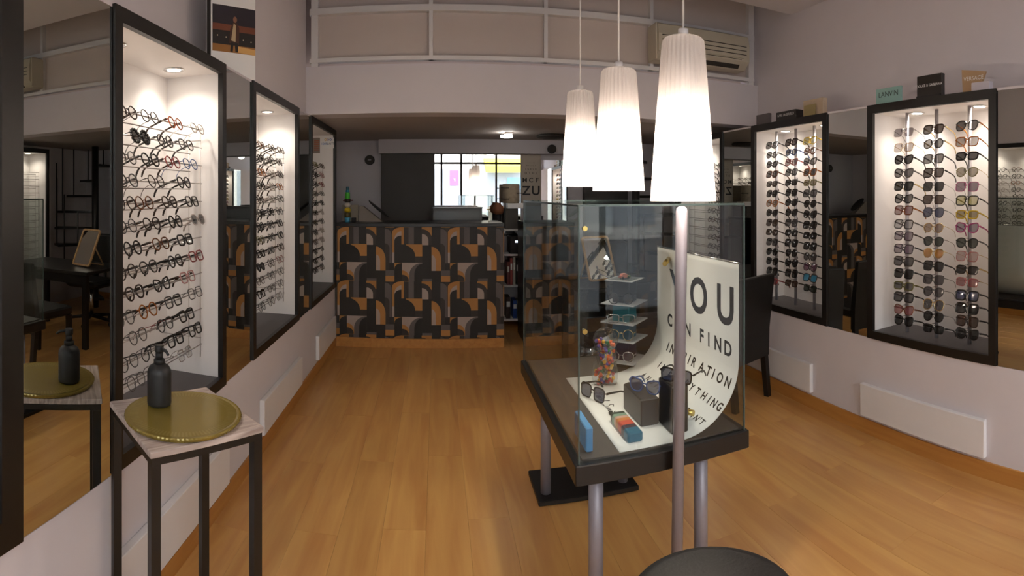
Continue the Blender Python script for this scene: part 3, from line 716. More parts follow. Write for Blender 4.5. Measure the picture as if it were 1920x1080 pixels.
eyewear('square', 'black', 'blue', (.828, 1.735, FZ+.196), -2.5, -.05, 'black sunglasses standing on the tall black box', 'sunglasses', None, .0026).scale = (.85, .85, .85)
eyewear('square', 'black', 'blue', (.632, 2.12, FZ+.030), -2.7, -.1, 'black sunglasses lying on the card before the bead-filled figurine', 'sunglasses', None, .0022)
rbox('clip', (.650, 1.938, FZ), (.663, 1.966, FZ+.012), M['ink'], 'tiny black clip on the card beside the striped case', 'clip', b=.002)
sc = thing('glasses_case', 'rounded glasses case striped green orange red and blue', 'case', (.661, 1.80, FZ), (0, 0, 0))
cols = [('#2c3a30', .0), ('#7f9a86', .12), ('#c8a090', .24), ('#c47a3c', .33), ('#c4503c', .45), ('#3a2c38', .64), ('#1f6684', .78)]
for i, (cc, f) in enumerate(cols):
    f1 = cols[i+1][1] if i < 6 else 1.0
    def sect(v, e=0):
        w_ = .028-e; return [(px, .095-.19*v, .018+pz) for px, pz in rrect(2*w_, .036-2*e, .009, 3)]
    rs = [sect(f), sect(f1)]
    if i == 0: rs = [sect(0, .006), sect(.03)]+[sect(f1)]
    if i == 6: rs = [sect(f), sect(.97), sect(1, .006)]
    MB().loft(rs, True).obj('stripe', mat('stripe_'+str(i), cc, .35, noise=.04), sc)
bb = thing('blue_display_block', 'light blue upright block by the front left glass corner', 'block', (.487, 1.695, CZ+.007))
MB().bbox((-.004, 0, 0), (.020, .15, .080), .003).obj('block', mat('sky_blue_card', '#4a90c8', .4, noise=.04), bb)

# clear figurine filled with coloured beads
fg = thing('bead_figurine', 'clear glass animal figurine filled with coloured beads', 'figurine', (.742, 2.27, FZ))
fg.scale = (1.35, 1.35, 1.4)
fgm = thin_glass('figurine_glass', (.93,.94,.95), 1.2, .07)
f = MB()
f.lathe([(.010,0),(.020,.002),(.024,.02),(.022,.05),(.020,.068)], (.014,0,0), 14).lathe([(.010,0),(.020,.002),(.024,.02),(.022,.05),(.020,.068)], (-.022,.012,0), 14)
f.sphere((0,.004,.088), .036, 16, 10, 0, (.95,.8,1.05)).sphere((-.004,0,.142), .042, 16, 12, 0, (1,.92,.95))
f.lathe([(.009,0),(.009,.022),(.012,.028)], (-.008,0,.178), 12).tube([(-.03,-.004,.118),(-.055,-.008,.110),(-.082,-.01,.112)], [.013,.011,.012], 10).sphere((-.088,-.01,.115), .014, 10, 7)
f.tube([(.028,.02,.10),(.05,.05,.09)], [.011,.009], 8)
f.obj('body', fgm, fg)
bcol = [mat('bead_'+n_, c_, .3) for n_, c_ in (('orange','#e0642a'),('red','#b02a30'),('green','#2f6a3a'),('purple','#5a4488'),('amber','#d8a030'))]
bd = MB(); k = 0
for z in [.008+.011*i for i in range(13)]:
    for _ in range(7):
        a = R.uniform(0, 2*PI)
        if z < .06: cx_, cy_, rr = ((.014,0,.016) if _ % 2 else (-.022,.012,.016))
        elif z < .11: cx_, cy_, rr = 0, .003, .026
        else: cx_, cy_, rr = -.004, 0, .034
        q_ = rr*R.uniform(.5, .95); bd.sphere((cx_+q_*math.cos(a), cy_+q_*math.sin(a), z+R.uniform(-.003,.003)), .0064, 7, 5, k % 5); k += R.randint(1, 3)
b_ = bd.obj('beads', bcol, fg); b_['kind'] = 'stuff'

# tower of plates with coloured boxes between
tx, ty = .910, 2.50
tw = thing('plate_tower', 'tower of pale plates with black teal blue and purple boxes', 'display stand', (tx, ty, CZ+.0065), (0, 0, PI/4))
platem = mat('frosted_plate', (.36,.36,.37), .3, noise=.03)
zs = [.034, .137, .222, .313]
for z_ in zs: MB().box((-.088, -.088, z_), (.088, .088, z_+.004)).obj('plate', platem, tw)
for (z0, z1, c_) in ((0, .034, '#1e1c1e'), (.038, .137, '#37283c'), (.141, .222, '#2f5a72'), (.226, .313, '#1f6470'), (.317, .425, '#1b1a1c')):
    MB().bbox((-.045, -.045, z0), (.045, .045, z1), .003).obj('tier', mat('tier_'+c_[1:], c_, .4, noise=.05), tw)
MB().box((-.075, -.075, .426), (.075, .075, .429)).obj('plate', platem, tw)
MB().box((-.062, -.062, .4295), (.062, .062, .500)).obj('clear_cover', M['glass'], tw)
tc_ = thing('toy_car', 'tiny pink and green toy car atop the plate tower', 'toy car', (tx, ty, CZ+.0065+.430), (0, 0, .2))
MB().prism([(-.028,.006),(.028,.006),(.028,.014),(.014,.016),(.006,.026),(-.014,.026),(-.022,.016),(-.028,.014)], -.011, .011, 'y').obj('body', mat('toy_pink', '#b06a5a', .3), tc_)
MB().box((.010,-.0115,.007),(.0285,.0115,.0145)).obj('bonnet', mat('toy_green', '#5a8a3c', .3), tc_)
for a_ in (-.016, .016):
    for b_2 in (-.011, .011): MB().cyl((a_, b_2-.002, .006), (a_, b_2+.002, .006), .006, 10).obj('wheel', M['ink'], tc_)
for k, (z_, dx, col, kd) in enumerate(((.317, -.03, 'black', 'round'), (.226, -.03, 'silver', 'rectangular'), (.141, -.03, 'gold', 'round'), (.038, -.03, 'silver', 'panto'))):
    h_ = DIM[kd][1]
    eyewear(kd, col, 'clear', (tx-.042, ty-.066, CZ+.0065+z_+h_/2+.003), -2.0, 0, f"{col} {kd} eyeglasses standing on the {['top','second','third','lowest'][k]} plate of the box tower", 'eyeglasses', None, .0014)

# ------------------------------------------------------------------ side table with tray and dispenser
zt = .835
pts = [(-.697,1.171), (-.502,1.449), (-.768,1.702), (-.972,1.418)]
cxt, cyt = sum(p[0] for p in pts)/4, sum(p[1] for p in pts)/4
ta = math.radians(51.5)
S, SY = .345, .364
sd = thing('side_table', 'slim square side table with pale wood top and black legs', 'table', (cxt, cyt, 0), (0, 0, ta))
MB().bbox((-S/2, -SY/2, zt-.017), (S/2, SY/2, zt), .002).obj('tabletop', M['pale'], sd)
q2, p2 = S/2-.004, SY/2-.004
for a in (-1, 1):
    MB().box((-q2, a*p2, zt-.037), (q2, a*(p2-.027), zt-.0175)).obj('frame_bar', M['blackm'], sd)
    MB().box((a*q2, -p2+.027, zt-.037), (a*(q2-.027), p2-.027, zt-.0175)).obj('frame_bar', M['blackm'], sd)
    for b in (-1, 1): MB().box((a*q2, b*p2, .001), (a*(q2-.027), b*(p2-.027), zt-.0375)).obj('leg', M['blackm'], sd)
    MB().box((-q2+.027, a*p2, .06), (q2-.027, a*(p2-.027), .08)).obj('low_bar', M['blackm'], sd)
gt = bpy.data.materials.new('gold_glass'); gt.use_nodes = True; b_ = gt.node_tree.nodes['Principled BSDF']
b_.inputs['Base Color'].default_value = (*lin('#8c7836'), 1); b_.inputs['Metallic'].default_value = .3; b_.inputs['Roughness'].default_value = .14
tr = thing('tray', 'round gold fluted glass tray on the side table', 'tray', (-.728, 1.425, zt+.001))
n = 180
def rg(r, z, amp): return [((r*(1+amp*(k % 2)))*math.cos(2*PI*k/n), (r*(1+amp*(k % 2)))*math.sin(2*PI*k/n), z) for k in range(n)]
MB().loft([rg(.158, 0, 0), rg(.170, .001, .004), rg(.174, .009, .006), rg(.172, .0125, .006), rg(.167, .0125, .002), rg(.160, .0115, .0)], True).obj('dish', gt, tr)
rim = MB()
fl_ = MB()
for k in range(90):
    a0, a1 = 2*PI*k/90, 2*PI*(k+.5)/90
    fl_.poly([(.132*math.cos(a0), .132*math.sin(a0), .0119), (.158*math.cos(a0), .158*math.sin(a0), .0119), (.158*math.cos(a1), .158*math.sin(a1), .0119), (.132*math.cos(a1), .132*math.sin(a1), .0119)])
ff = fl_.obj('flute', mat('gold_flute', '#978341', .2, .3), tr); ff['kind'] = 'stuff'
bo = thing('pump_bottle', 'matt black pump bottle standing on the gold tray', 'bottle', (-.820, 1.445, zt+.0135))
MB().lathe([(.030,0),(.036,.003),(.0375,.01),(.0375,.098),(.036,.108),(.030,.119),(.020,.126),(.0165,.128)], n=32).obj('body', mat('matt_black_plastic', '#1b1b1c', .5, noise=.08), bo)
MB().lathe([(.0175,.128),(.0175,.140),(.015,.142)], n=24).lathe([(.012,.142),(.012,.160),(.0085,.162)], n=20).obj('neck', M['ink'], bo)
MB().lathe([(.0125,.162),(.014,.164),(.014,.182),(.012,.184)], n=20).tube([(.008,-.004,.176),(.030,-.012,.172),(.042,-.018,.163)], [.0055,.005,.004], 8).obj('pump', M['ink'], bo)

# ------------------------------------------------------------------ counters with printed paper
K_, O_, G_, P_, B_ = 0, 1, 2, 3, 4
wpm = [mat('print_black', '#1e1a17', .55, noise=.04), mat('print_ochre', '#b07a3c', .55, noise=.04), mat('print_grey', '#5e5654', .55, noise=.04), mat('print_pale', '#ab9a90', .55, noise=.04), mat('print_brown', '#342b27', .55, noise=.04)]
def qe(cx, cy, rx, ry, sx, y1, n=10):       # quarter ellipse rising from the axis (cx) to side sx with a straight leg down to y1
    p = [(cx, cy-ry)]+[(cx+sx*rx*math.sin(PI/2*k/n), cy-ry*math.cos(PI/2*k/n)) for k in range(1, n+1)]
    return p+[(cx+sx*rx, y1), (cx, y1)]
def rc(x0, y0, x1, y1): return [(x0, y0), (x1, y0), (x1, y1), (x0, y1)]
TILE = [(rc(205,75,275,358), B_), (rc(280,75,370,358), G_), (rc(495,75,660,215), O_), (qe(495,260,162,150,1,368), B_), (qe(500,290,105,102,1,370), P_),
        (rc(880,75,935,160), B_), (qe(800,210,112,108,1,662), G_), (qe(800,420,76,76,1,778), B_),
        (qe(110,170,-0,0,1,170), O_), (qe(205,165,190,90,-1,490), O_), (rc(205,75,206,358), O_),
        (rc(15,490,52,660), P_), (qe(166,300,118,155,-1,330), P_), (qe(166,310,116,95,-1,657), K_), (rc(166,358,207,657), K_),
        (rc(240,357,505,552), O_), (qe(170,552,222,190,1,657), K_), (rc(390,552,505,655), B_),
        (qe(655,612,157,217,1,787), O_), (qe(660,640,64,110,1,787), P_),
        (rc(810,780,955,870), G_), (rc(810,870,957,965), O_), (rc(50,662,170,760), O_), (qe(172,752,118,88,-1,950), K_),
        (rc(175,655,505,900), P_), (qe(175,900,120,120,1,960), O_), (qe(175,940,112,90,1,956), B_),
        (qe(505,850,210,190,-1,956), G_), (qe(505,850,128,175,-1,956), K_), (rc(505,915,665,955), G_)]
def clip(p, x0, x1, y0, y1):
    for ax, val, sg_ in ((0, x0, 1), (0, x1, -1), (1, y0, 1), (1, y1, -1)):
        out = []
        for i in range(len(p)):
            a, b = p[i-1], p[i]; ia, ib = sg_*(a[ax]-val) >= 0, sg_*(b[ax]-val) >= 0
            if ia != ib:
                t = (val-a[ax])/(b[ax]-a[ax]); out.append((a[0]+t*(b[0]-a[0]), a[1]+t*(b[1]-a[1])))
            if ib: out.append(b)
        p = out
        if len(p) < 3: return []
    return p
PXM = 5.2/F/8.64                            # metres per unit of the print's drawing
def counter(label, x0, x1, phase, ztop=1.212):
    t = thing('counter', label, 'counter', (0, YC, 0))
    MB().box((x0, .012, .0012), (x1, .05, ztop-.035)).box((x0, .05, .0012), (x0+.03, .55, ztop-.035)).box((x1-.03, .05, .0012), (x1, .55, ztop-.035)).obj('carcass', M['slab'], t)
    MB().bbox((x0, -.012, ztop-.034), (x1, .57, ztop), .003).obj('worktop', M['slab'], t)
    MB().box((x0, -.002, .0012), (x1, .0115, .092)).obj('plinth', M['skirt'], t)
    w = MB(); zt_ = ztop-.036; zb_ = .0925
    w.poly([(x0, .0118, zb_), (x1, .0118, zb_), (x1, .0118, zt_), (x0, .0118, zt_)], 0)
    pw_, phh = 905*PXM, 880*PXM
    for i in range(-1, int((x1-x0)/pw_)+2):
        for j in range(-1, 3):
            for k, (sh_, c_) in enumerate(TILE):
                p = [(phase+i*pw_+(a-30)*PXM, zt_-(b-75)*PXM-j*phh) for a, b in sh_]
                p = clip(p, x0, x1, zb_, zt_)
                q_ = []
                for a in p:
                    if not q_ or abs(a[0]-q_[-1][0])+abs(a[1]-q_[-1][1]) > 1e-6: q_.append(a)
                if len(q_) >= 3: w.poly([(a, .0115-.00025*(k+1), b) for a, b in q_], c_)
    w.obj('printed_paper', wpm, t)
    return t
counter('counter faced with geometric ochre black and grey print', -.985, .655, -.965)
counter('narrow print-faced counter section seen through the glass case', .872, 1.36, .872-.30)

# things on the counter
cz = 1.2125
tf = thing('totem_toy', 'stacked toy totem in blue green yellow and cyan on the counter end', 'toy', (-.895, 5.34, cz))
def stk(name, lo, hi, r0, r1, c, n=14): MB().lathe([(r0*.9, lo), (r0, lo+.004), (r1, hi-.004), (r1*.9, hi)], n=n).obj(name, mat('totem_'+c[1:], c, .45, noise=.1), tf)
stk('cup', 0, .048, .026, .030, '#3f93b4'); stk('block', .0485, .095, .033, .033, '#5a5028', 4)
MB().sphere((0, 0, .121), .034, 14, 10, 0, (1,1,.78)).obj('ball', mat('totem_yellow', '#d0b418', .4), tf)
MB().sphere((0, 0, .172), .030, 14, 10, 0, (1,1,.85)).obj('head', mat('totem_white', '#c8beb4', .5), tf)
stk('hat', .198, .235, .030, .033, '#2a2018'); MB().tube([(-.045,0,.215),(.055,0,.22)], .006, 6).obj('crossbar', mat('totem_red', '#5a2a20', .5), tf)
stk('drum', .2355, .300, .027, .024, '#3fae2c'); stk('collar', .3005, .325, .019, .018, '#2f8098'); stk('topper', .3255, .358, .016, .015, '#2a5a6a')
tb = thing('tablet_stand', 'beige leaning panel behind the toy totem on the counter', 'panel', (-.91, 5.50, cz), (0, 0, .12))
MB().prism([(0,0),(.09,0),(.095,.006),(.03,.17),(.02,.17)], -.07, .10, 'x').obj('panel', mat('beige_card', '#8f8676', .6, noise=.05), tb)
rbox('camera', (-.855, 5.33, cz), (-.81, 5.37, cz+.045), M['ink'], 'small black camera-like object right of the toy totem', 'camera')
wd = thing('wedge_block', 'pale wedge under the black oval dish on the counter', 'wedge', (-.70, 5.48, cz))
MB().prism([(-.10,0),(.14,0),(-.06,.16),(-.10,.16)], 0, .10, 'y').obj('wedge', mat('pale_wedge', '#857a70', .6, noise=.05), wd)
ov = thing('oval_dish', 'black oval dish leaning on the pale wedge', 'dish', (-.60, 5.46, cz+.118), (0, .68, 0))
MB().lathe([(.05,0),(.125,.008),(.14,.020),(.13,.020),(.05,.010)], n=28).obj('dish', M['black'], ov)
ov.scale = (1.0, .55, 1)
pp_ = tag(MB().box((.52, 5.24, cz), (.645, 5.42, cz+.004)).obj('paper_stack', M['paper']), 'white papers on the right end of the counter', 'paper')
tl = thing('counter_cabinet', 'low dark glass-fronted case behind the counter before the mirror', 'case', (.225, 5.80, 1.0))
MB().box((-.265, .0, 0), (.265, .22, .34)).obj('body', M['slab'], tl); MB().box((-.24, -.006, .20), (.24, -.001, .31)).obj('front_panel', mat('smoked_panel', '#3a3c3b', .25, noise=.1), tl)
MB().box((-.27, -.01, .341), (.27, .23, .352)).obj('lid', M['slab'], tl); MB().box((-.25, .02, -.999), (.25, .2, -.001)).obj('stand', M['slab'], tl)

# ------------------------------------------------------------------ back wall: door, mirror, header, shelf, chart
struct('trim_header', MB().box((-.67, YB-.14, 1.965), (1.6, YB, ZM)), M['backw'])
dr = struct('door_1', MB().box((-.648, YB-.06, .005), (-.028, YB-.012, 1.963)), M['door'])
MB().cyl((-.09, YB-.065, 1.02), (-.09, YB-.11, 1.02), .012).cyl((-.09, YB-.105, 1.02), (-.20, YB-.105, 1.02), .009).obj('door_handle', M['steel'], dr)
bm = tag(MB().box((-.026, YB-.03, 1.0), (.985, YB-.014, 1.962)).obj('wall_mirror', M['bmirror']), 'bright mirror on the back wall reflecting the shop window', 'mirror')
bm2 = tag(MB().box((1.235, YB-.03, 1.0), (1.56, YB-.014, 1.90)).obj('wall_mirror', M['bmirror']), 'narrow back-wall mirror reflecting a lit niche, right of eye chart', 'mirror')
ec = thing('eye_chart', 'pale eye test chart with black letters on the back wall', 'chart', (1.11, YB-.03, 1.35))
MB().box((-.118, 0, 0), (.118, .014, .62)).obj('board', mat('chart_board', '#a89c8e', .6, noise=.04), ec)
def ecl(txt, size, z, pitch):
    for k, ch in enumerate(txt):
        m_ = MB(); letters(m_, ch, size, lambda a, b: (a+(k-(len(txt)-1)/2)*pitch, -.001, z+b), bold=.02); m_.obj('letter', M['ink'], ec)
ecl('ZU', .15, .135, .115); ecl('MCF', .075, .285, .075)
tiny = MB()
for txt, size, z in (('D T H L', .038, .38), ('E N R V O', .026, .43), ('H P K U C T', .018, .475), ('V L N E A R D', .013, .51)): letters(tiny, txt, size, lambda a, b: (a, -.001, z+b), space=1.2)
tiny.obj('small_lettering', M['ink'], ec)['kind'] = 'stuff'
def rnd_speaker(px, py, label):
    a = th(px); D = (YB-.03)/math.cos(a)
    t = thing('wall_speaker', label, 'speaker', (math.tan(a)*(YB-.03), YB-.001, zat(py, D)))
    MB().cyl((0,0,0), (0,-.03,0), .058, 24).obj('housing', M['ink'], t); MB().cyl((0,-.0305,0), (0,-.038,0), .045, 20).obj('grille', M['darkg'], t); MB().box((-.02,-.041,-.003),(.02,-.0385,.003)).obj('badge', M['steel'], t)
rnd_speaker(693, 300, 'round black wall fixture left of the dark door'); 
sp2 = thing('wall_speaker', 'round black wall fixture above the narrow back mirror', 'speaker', (1.335, YB-.141, 2.02)); MB().cyl((0,0,0),(0,-.03,0),.052,24).obj('housing', M['ink'], sp2); MB().cyl((0,-.0305,0),(0,-.038,0),.04,20).obj('grille', M['darkg'], sp2)
su = thing('shelf_unit', 'pale shelf unit on back wall seen through the counter gap', 'shelf', (0, YB-.32, 0))
for z_ in (.07, .45, .80, 1.08): MB().box((.62, 0, z_), (1.2, .27, z_+.02)).obj('shelf', M['white'], su)
for x_ in (.60, .955, 1.2): MB().box((x_, 0, .001), (x_+.018, .27, 1.10)).obj('upright', M['white'], su)
sby = YB-.29
bk = [(.79,.032,.26,'#6a2420','dark red'),(.825,.03,.30,'#a03c34','red'),(.86,.028,.31,'#b0a89c','white'),(.895,.04,.28,'#3c3a2c','olive')]
for x_, w_, h_, c_, nm in bk:
    t = thing('binder', f'{nm} binder on the middle shelf behind the counter gap', 'binder', (x_, sby, .4705), (0,0,0), 'binders on the middle shelf')
    MB().box((0, 0, 0), (w_-.003, .2, h_)).obj('cover', mat('binder_'+nm.replace(' ', '_'), c_, .5, noise=.05), t); MB().box((.004, -.0015, h_*.55), (w_-.007, 0, h_*.8)).obj('spine_label', M['paper'], t)
for x_, w_, h_, c_, nm in ((.78,.05,.24,'#3a2622','brown'),(.86,.045,.20,'#1f4a9c','blue'),(.91,.04,.19,'#a8a4a0','pale')):
    t = thing('binder', f'{nm} binder on the low shelf behind the counter gap', 'binder', (x_, sby, .0905), (0,0,0), 'binders on the low shelf')
    MB().box((0, 0, 0), (w_-.003, .2, h_)).obj('cover', mat('binder_low_'+nm, c_, .5, noise=.05), t); MB().box((.004, -.0015, h_*.55), (w_-.007, 0, h_*.8)).obj('spine_label', M['paper'], t)
dv = thing('printer', 'dark device with pale lit display on the shelf unit', 'device', (.92, sby, .8205))
MB().bbox((-.1, 0, 0), (.09, .22, .2), .008).obj('body', M['ink'], dv); MB().box((-.04, -.002, .125), (.075, -.0003, .15)).obj('display', mat('lit_display', (.3,.35,.45), .3, emit=(.7,.8,1.0), es=1.2), dv)
pt = thing('tower_stand', 'patterned beige tower with small shelves on a grey plinth', 'display stand', (.85, YB-.2, 1.1005))
MB().bbox((-.075, -.07, 0), (.07, .07, .23), .004).obj('plinth', mat('grey_plinth', '#4a453f', .6, noise=.05), pt)
MB().box((-.05, -.085, .231), (.13, .08, .29)).obj('white_box', M['white'], pt)
MB().lathe([(.095, .291), (.1, .30), (.1, .49), (.095, .51)], n=20).obj('drum', mat('patterned_drum', '#a89a84', .6, noise=.35, nscale=30), pt)
for a_, z_ in ((3.9, .46), (5.6, .40), (3.9, .335)): MB().box((.105*math.cos(a_)-.05, .105*math.sin(a_)-.02, z_), (.105*math.cos(a_)+.05, .105*math.sin(a_)+.04, z_+.008)).obj('ledge', M['darkg'], pt)
vz = thing('round_vase', 'round terracotta vase on dark stand beside the patterned tower', 'vase', (.70, YB-.2, 1.1005))
MB().cyl((0,0,0),(0,0,.16),.035,14).obj('stand', M['ink'], vz); MB().lathe([(.03,.161),(.055,.175),(.066,.21),(.058,.25),(.035,.275),(.03,.29),(.036,.295)], n=22).obj('body', mat('terracotta', '#8a5638', .6, noise=.08), vz)
# ceiling fittings under the mezzanine
lb = thing('ceiling_light', 'small bright tilted bar light under the dark mezzanine ceiling', 'lamp', (.71, 5.45, ZM))
MB().bbox((-.02, -.05, -.02), (.06, .03, -.0005), .003).obj('mount', M['mezz'], lb)
MB().tube([(-.045, .06, -.034), (.0, 0, -.044), (.045, -.06, -.046)], .014, 10).obj('tube', mat('bar_glow', (1,1,1), .4, emit=(1,.97,.92), es=18), lb)
light('bar_light', 'POINT', (.71, 5.42, ZM-.09), .5, (1,.95,.88), .05)
cf = thing('ceiling_speaker', 'dark flat round fitting on the mezzanine ceiling', 'fitting', (1.22, 5.6, ZM)); MB().lathe([(.02,-.034),(.16,-.03),(.17,-.02),(.16,-.001)], n=28).obj('disc', M['darkg'], cf)
# signs inside the left niche by the counter
sn = thing('small_sign', 'small white sign with coloured rings and blue lettering in left niche by counter', 'sign', (-1.13, CL[3][1]-.052, 1.945))
MB().box((0, 0.003, 0), (.125, .0055, .105)).obj('card', M['paper'], sn)
for i, c_ in enumerate(('#d8a830', '#9a7a9a', '#3a5a9c')):
    MB().tube([(.042+.025*i+.009*math.cos(k*PI/8), .002, .085+.009*math.sin(k*PI/8)) for k in range(16)], .0025, 5, close=True).obj('ring', mat('ring_'+c_[1:], c_, .5), sn)
m_ = MB(); letters(m_, '100%', .032, lambda a, b: (.033+a, .0022, .035+b)); m_.obj('lettering', mat('sign_blue', '#3a74b8', .5), sn)
m_ = MB(); letters(m_, 'SANTÉ', .030, lambda a, b: (.089+a*.95, .0022, .035+b)); m_.obj('lettering', mat('sign_navy', '#2a3358', .5), sn)
s2 = thing('orange_notice', 'brown-orange printed notice beside the small white sign', 'notice', (-1.215, CL[3][1]-.052, 1.90)); MB().box((0,.003,0),(.07,.005,.15)).obj('sheet', mat('grey_notice', '#8a8078', .6), s2)
for k in range(6): MB().box((.012,.0018,.025+.018*k),(.06,.0028,.037+.018*k)).obj('stripe', mat('notice_orange', '#a06048', .6), s2)

# ------------------------------------------------------------------ desk, chairs, table mirror, stairs
dk = thing('desk', 'dark desk behind the glass case carrying the table mirror', 'desk', (1.62, 4.42, 0))
MB().bbox((-.52, -.36, .715), (.62, .36, .75), .004).obj('desktop', M['deskm'], dk)
for a in (-.47, .57):
    for b in (-.31, .31): MB().box((a-.025, b-.025, .001), (a+.025, b+.025, .7145)).obj('leg', M['blackm'], dk)
MB().box((-.44, -.32, .62), (.54, -.30, .7145)).obj('apron', M['blackm'], dk)
tm = thing('table_mirror', 'bamboo framed table mirror leaning on the dark desk', 'mirror', (1.385, 4.36, .7505), (0, 0, .20))
LN = .42
def lean(u, w, d): return (u, -.03+d*math.cos(LN)+w*math.sin(LN), w*math.cos(LN)-d*math.sin(LN)+.010)
def ringm(w, h, r, d): return [lean(a, .205+b, d) for a, b in rrect(w, h, r, 4)]
o1, i1 = ringm(.27, .40, .03, 0), ringm(.235, .365, .018, 0); o2, i2 = ringm(.27, .40, .03, .016), ringm(.235, .365, .018, .016)
MB().loft([o1, o2, i2, i1], False, close=True).obj('frame', M['bamboo'], tm)
MB().loft([ringm(.235, .365, .018, .006), ringm(.235, .365, .018, .010)], True).obj('mirror_glass', M['bmirror'], tm)
MB().tube([lean(-.11, .22, .02), (-.11, .20, .010), (.11, .20, .010), lean(.11, .22, .02)], .009, 6).obj('stand', M['bamboo'], tm)
def chair(loc, rz, label):
    t = thing('dining_chair', label, 'chair', loc, (0, 0, rz), 'black leather chairs')
    MB().bbox((-.22, -.22, .40), (.22, .21, .48), .015).obj('seat', M['leather'], t)
    MB().loft([[(-.222,-.275,.30),(.222,-.275,.30),(.222,-.222,.30),(-.222,-.222,.30)], [(-.222,-.28,.5),(.222,-.28,.5),(.222,-.225,.5),(-.222,-.225,.5)], [(-.222,-.325,.90),(.222,-.325,.90),(.222,-.285,.90),(-.222,-.285,.90)], [(-.212,-.322,.91),(.212,-.322,.91),(.212,-.29,.91),(-.212,-.29,.91)]]).obj('backrest', M['leather'], t)
    for a in (-1, 1):
        MB().loft([[(a*.195-.02,-.30,.001),(a*.195+.02,-.30,.001),(a*.195+.02,-.262,.001),(a*.195-.02,-.262,.001)], [(a*.195-.022,-.272,.2995),(a*.195+.022,-.272,.2995),(a*.195+.022,-.228,.2995),(a*.195-.022,-.228,.2995)]]).obj('leg', M['black'], t)
        MB().loft([[(a*.195-.016,.17,.001),(a*.195+.016,.17,.001),(a*.195+.016,.202,.001),(a*.195-.016,.202,.001)], [(a*.195-.022,.16,.3995),(a*.195+.022,.16,.3995),(a*.195+.022,.205,.3995),(a*.195-.022,.205,.3995)]]).obj('leg', M['black'], t)
chair((2.02, 3.45, 0), .36, 'black leather high-backed chair beside the sunglasses niche')
chair((1.30, 3.62, 0), .05, 'black leather chair tucked before the desk behind the glass case')
oc = thing('office_chair', 'black office swivel chair behind the dark desk', 'chair', (1.72, 4.97, 0), (0, 0, PI))
MB().bbox((-.23, -.22, .44), (.23, .22, .52), .03).obj('seat', M['leather'], oc); MB().bbox((-.21, -.29, .60), (.21, -.23, 1.02), .025).obj('backrest', M['leather'], oc)
MB().tube([(0,-.18,.45),(0,-.27,.48),(0,-.285,.7)], .02, 8).obj('bracket', M['blackm'], oc); MB().cyl((0,0,.1),(0,0,.44),.025,12).obj('column', M['chrome'], oc)
for k in range(5):
    a = 2*PI*k/5; l_ = MB().tube([(0,0,.10),(.27*math.cos(a),.27*math.sin(a),.07)], [.024,.016], 8).obj('base_arm', M['blackm'], oc)
    MB().sphere((.27*math.cos(a),.27*math.sin(a),.031), .03, 10, 8).obj('caster', M['ink'], oc)
ss = thing('spiral_staircase', 'dark open spiral staircase in the back right corner', 'stairs', (2.22, 5.72, 0))
MB().cyl((0,0,.001),(0,0,2.12),.045,16).obj('newel', M['blackm'], ss)
for k in range(9):
    a = -2.2+.42*k; z_ = .22+.21*k
    pr = [(.04*math.cos(a-.2), .04*math.sin(a-.2)), (.54*math.cos(a-.22), .54*math.sin(a-.22)), (.54*math.cos(a+.22), .54*math.sin(a+.22)), (.04*math.cos(a+.2), .04*math.sin(a+.2))]
    MB().prism(pr, z_-.03, z_, 'z').obj('tread', M['blackm'], ss)
    MB().cyl((.52*math.cos(a), .52*math.sin(a), z_), (.52*math.cos(a), .52*math.sin(a), min(z_+.85, 2.12)), .009, 8).obj('baluster', M['blackm'], ss)
wp = struct('trim_wardrobe', MB().box((1.75, YB-.1, .001), (2.3, YB-.012, 2.0)), M['door'])

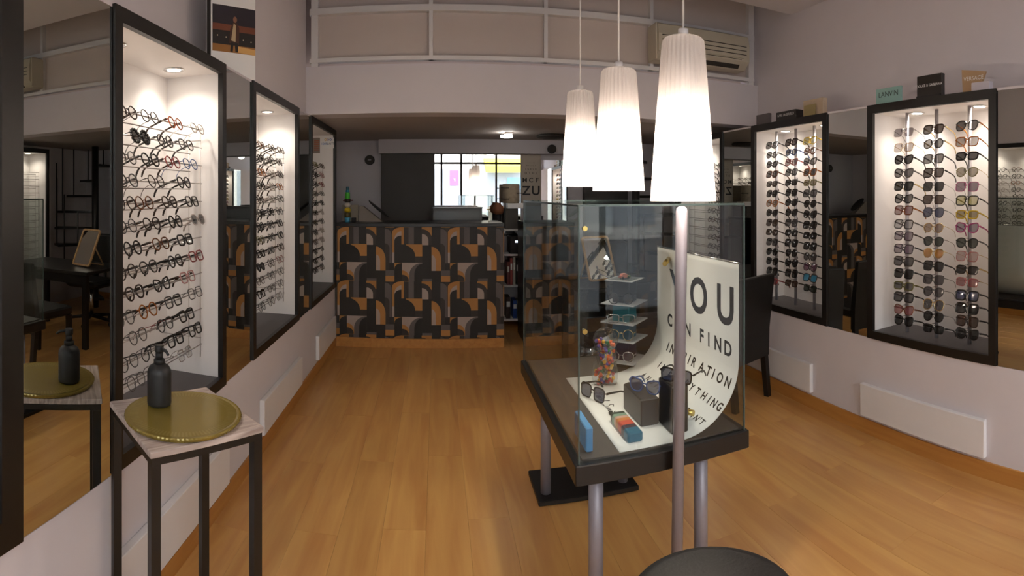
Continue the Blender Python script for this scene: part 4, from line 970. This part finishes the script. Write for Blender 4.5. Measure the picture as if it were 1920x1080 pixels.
# ------------------------------------------------------------------ small boxes on the right ledge
zl = ZT_R+.0008
def on_ledge(px0, px1, ytop, X, thick, m, name, label, cat, text=None, tsize=.03, tz=.5, ink=None, lean=0, shape=None, group='boxes on the right ledge'):
    ya, yb = onX(px1, X), onX(px0, X)                  # ya nearer
    D = math.hypot(X, (ya+yb)/2); H = max(.03, zat(ytop, D)-zl)
    t = thing(name, label, cat, (X, (ya+yb)/2, zl), (0, lean, 0), group)
    w = (yb-ya)/2
    if shape: MB().prism([(-w*a, H*b) if True else 0 for a, b in shape], 0, thick, 'x').obj('card', m, t)
    else: MB().bbox((0, -w, 0), (thick, w, H), .002).obj('box', m, t)
    if text:
        m_ = MB(); letters(m_, text, tsize, lambda a, b: (-.0008, -a, H*tz+b)); m_.obj('lettering', ink or M['paper'], t)
    return H
XB = XR+.03
on_ledge(1418, 1441, 214, XB+.02, .03, mat('grey_box', '#5a5252', .5, noise=.05), 'box', 'small grey card box at far left of the right ledge', 'box')
on_ledge(1455, 1492, 208, XB, .09, mat('ledge_black_box', '#25201d', .45, noise=.05), 'box', 'long black box with white lettering on the right ledge', 'box', 'KARL LAGERFELD', .026, .5, M['paper'])
on_ledge(1506, 1543, 186, XB+.02, .04, mat('cream_frame', '#b8a48c', .5, noise=.05), 'box', 'cream framed box on the right ledge corner', 'box')
cf2 = thing('card', 'olive beige card leaning on the cream framed box', 'card', (XB, onX(1518, XB), zl), (0, .08, 0)); MB().box((0, -.06, 0), (.003, .07, .085)).obj('card', mat('olive_card', '#94865c', .6), cf2)
on_ledge(1642, 1690, 164, XB, .012, mat('mint_card', '#86aaa4', .5, noise=.04), 'sign_card', 'mint green brand card above the large right niche', 'sign', 'LANVIN', .046, .45, M['ink'])
on_ledge(1719, 1766, 140, XB, .03, mat('black_sign', '#221c18', .4, noise=.05), 'sign_card', 'tall black brand sign with gold edge above the large right niche', 'sign', 'DOLCE & GABBANA', .0205, .5, M['paper'])
ys_ = onX(1742, XB); MB_ = MB().box((XB-.012, ys_-.085, zl+.001), (XB-.001, ys_+.085, zl+.014)).obj('plinth', M['ink']); tag(MB_, 'thin black plinth under the tall black brand sign', 'plinth')
on_ledge(1803, 1848, 130, XB+.03, .015, mat('tan_card', '#a98a66', .55, noise=.04), 'sign_card', 'tan tapered brand card above the large right niche', 'sign', 'VERSACE', .032, .55, M['paper'], 0, [(1, .85), (-1, 1.05), (-.9, 0), (.35, 0)])
on_ledge(1821, 1855, 153, XB-.02, .04, mat('white_box', '#c2bcc4', .45, noise=.02), 'box', 'small white box before the tan brand card', 'box')
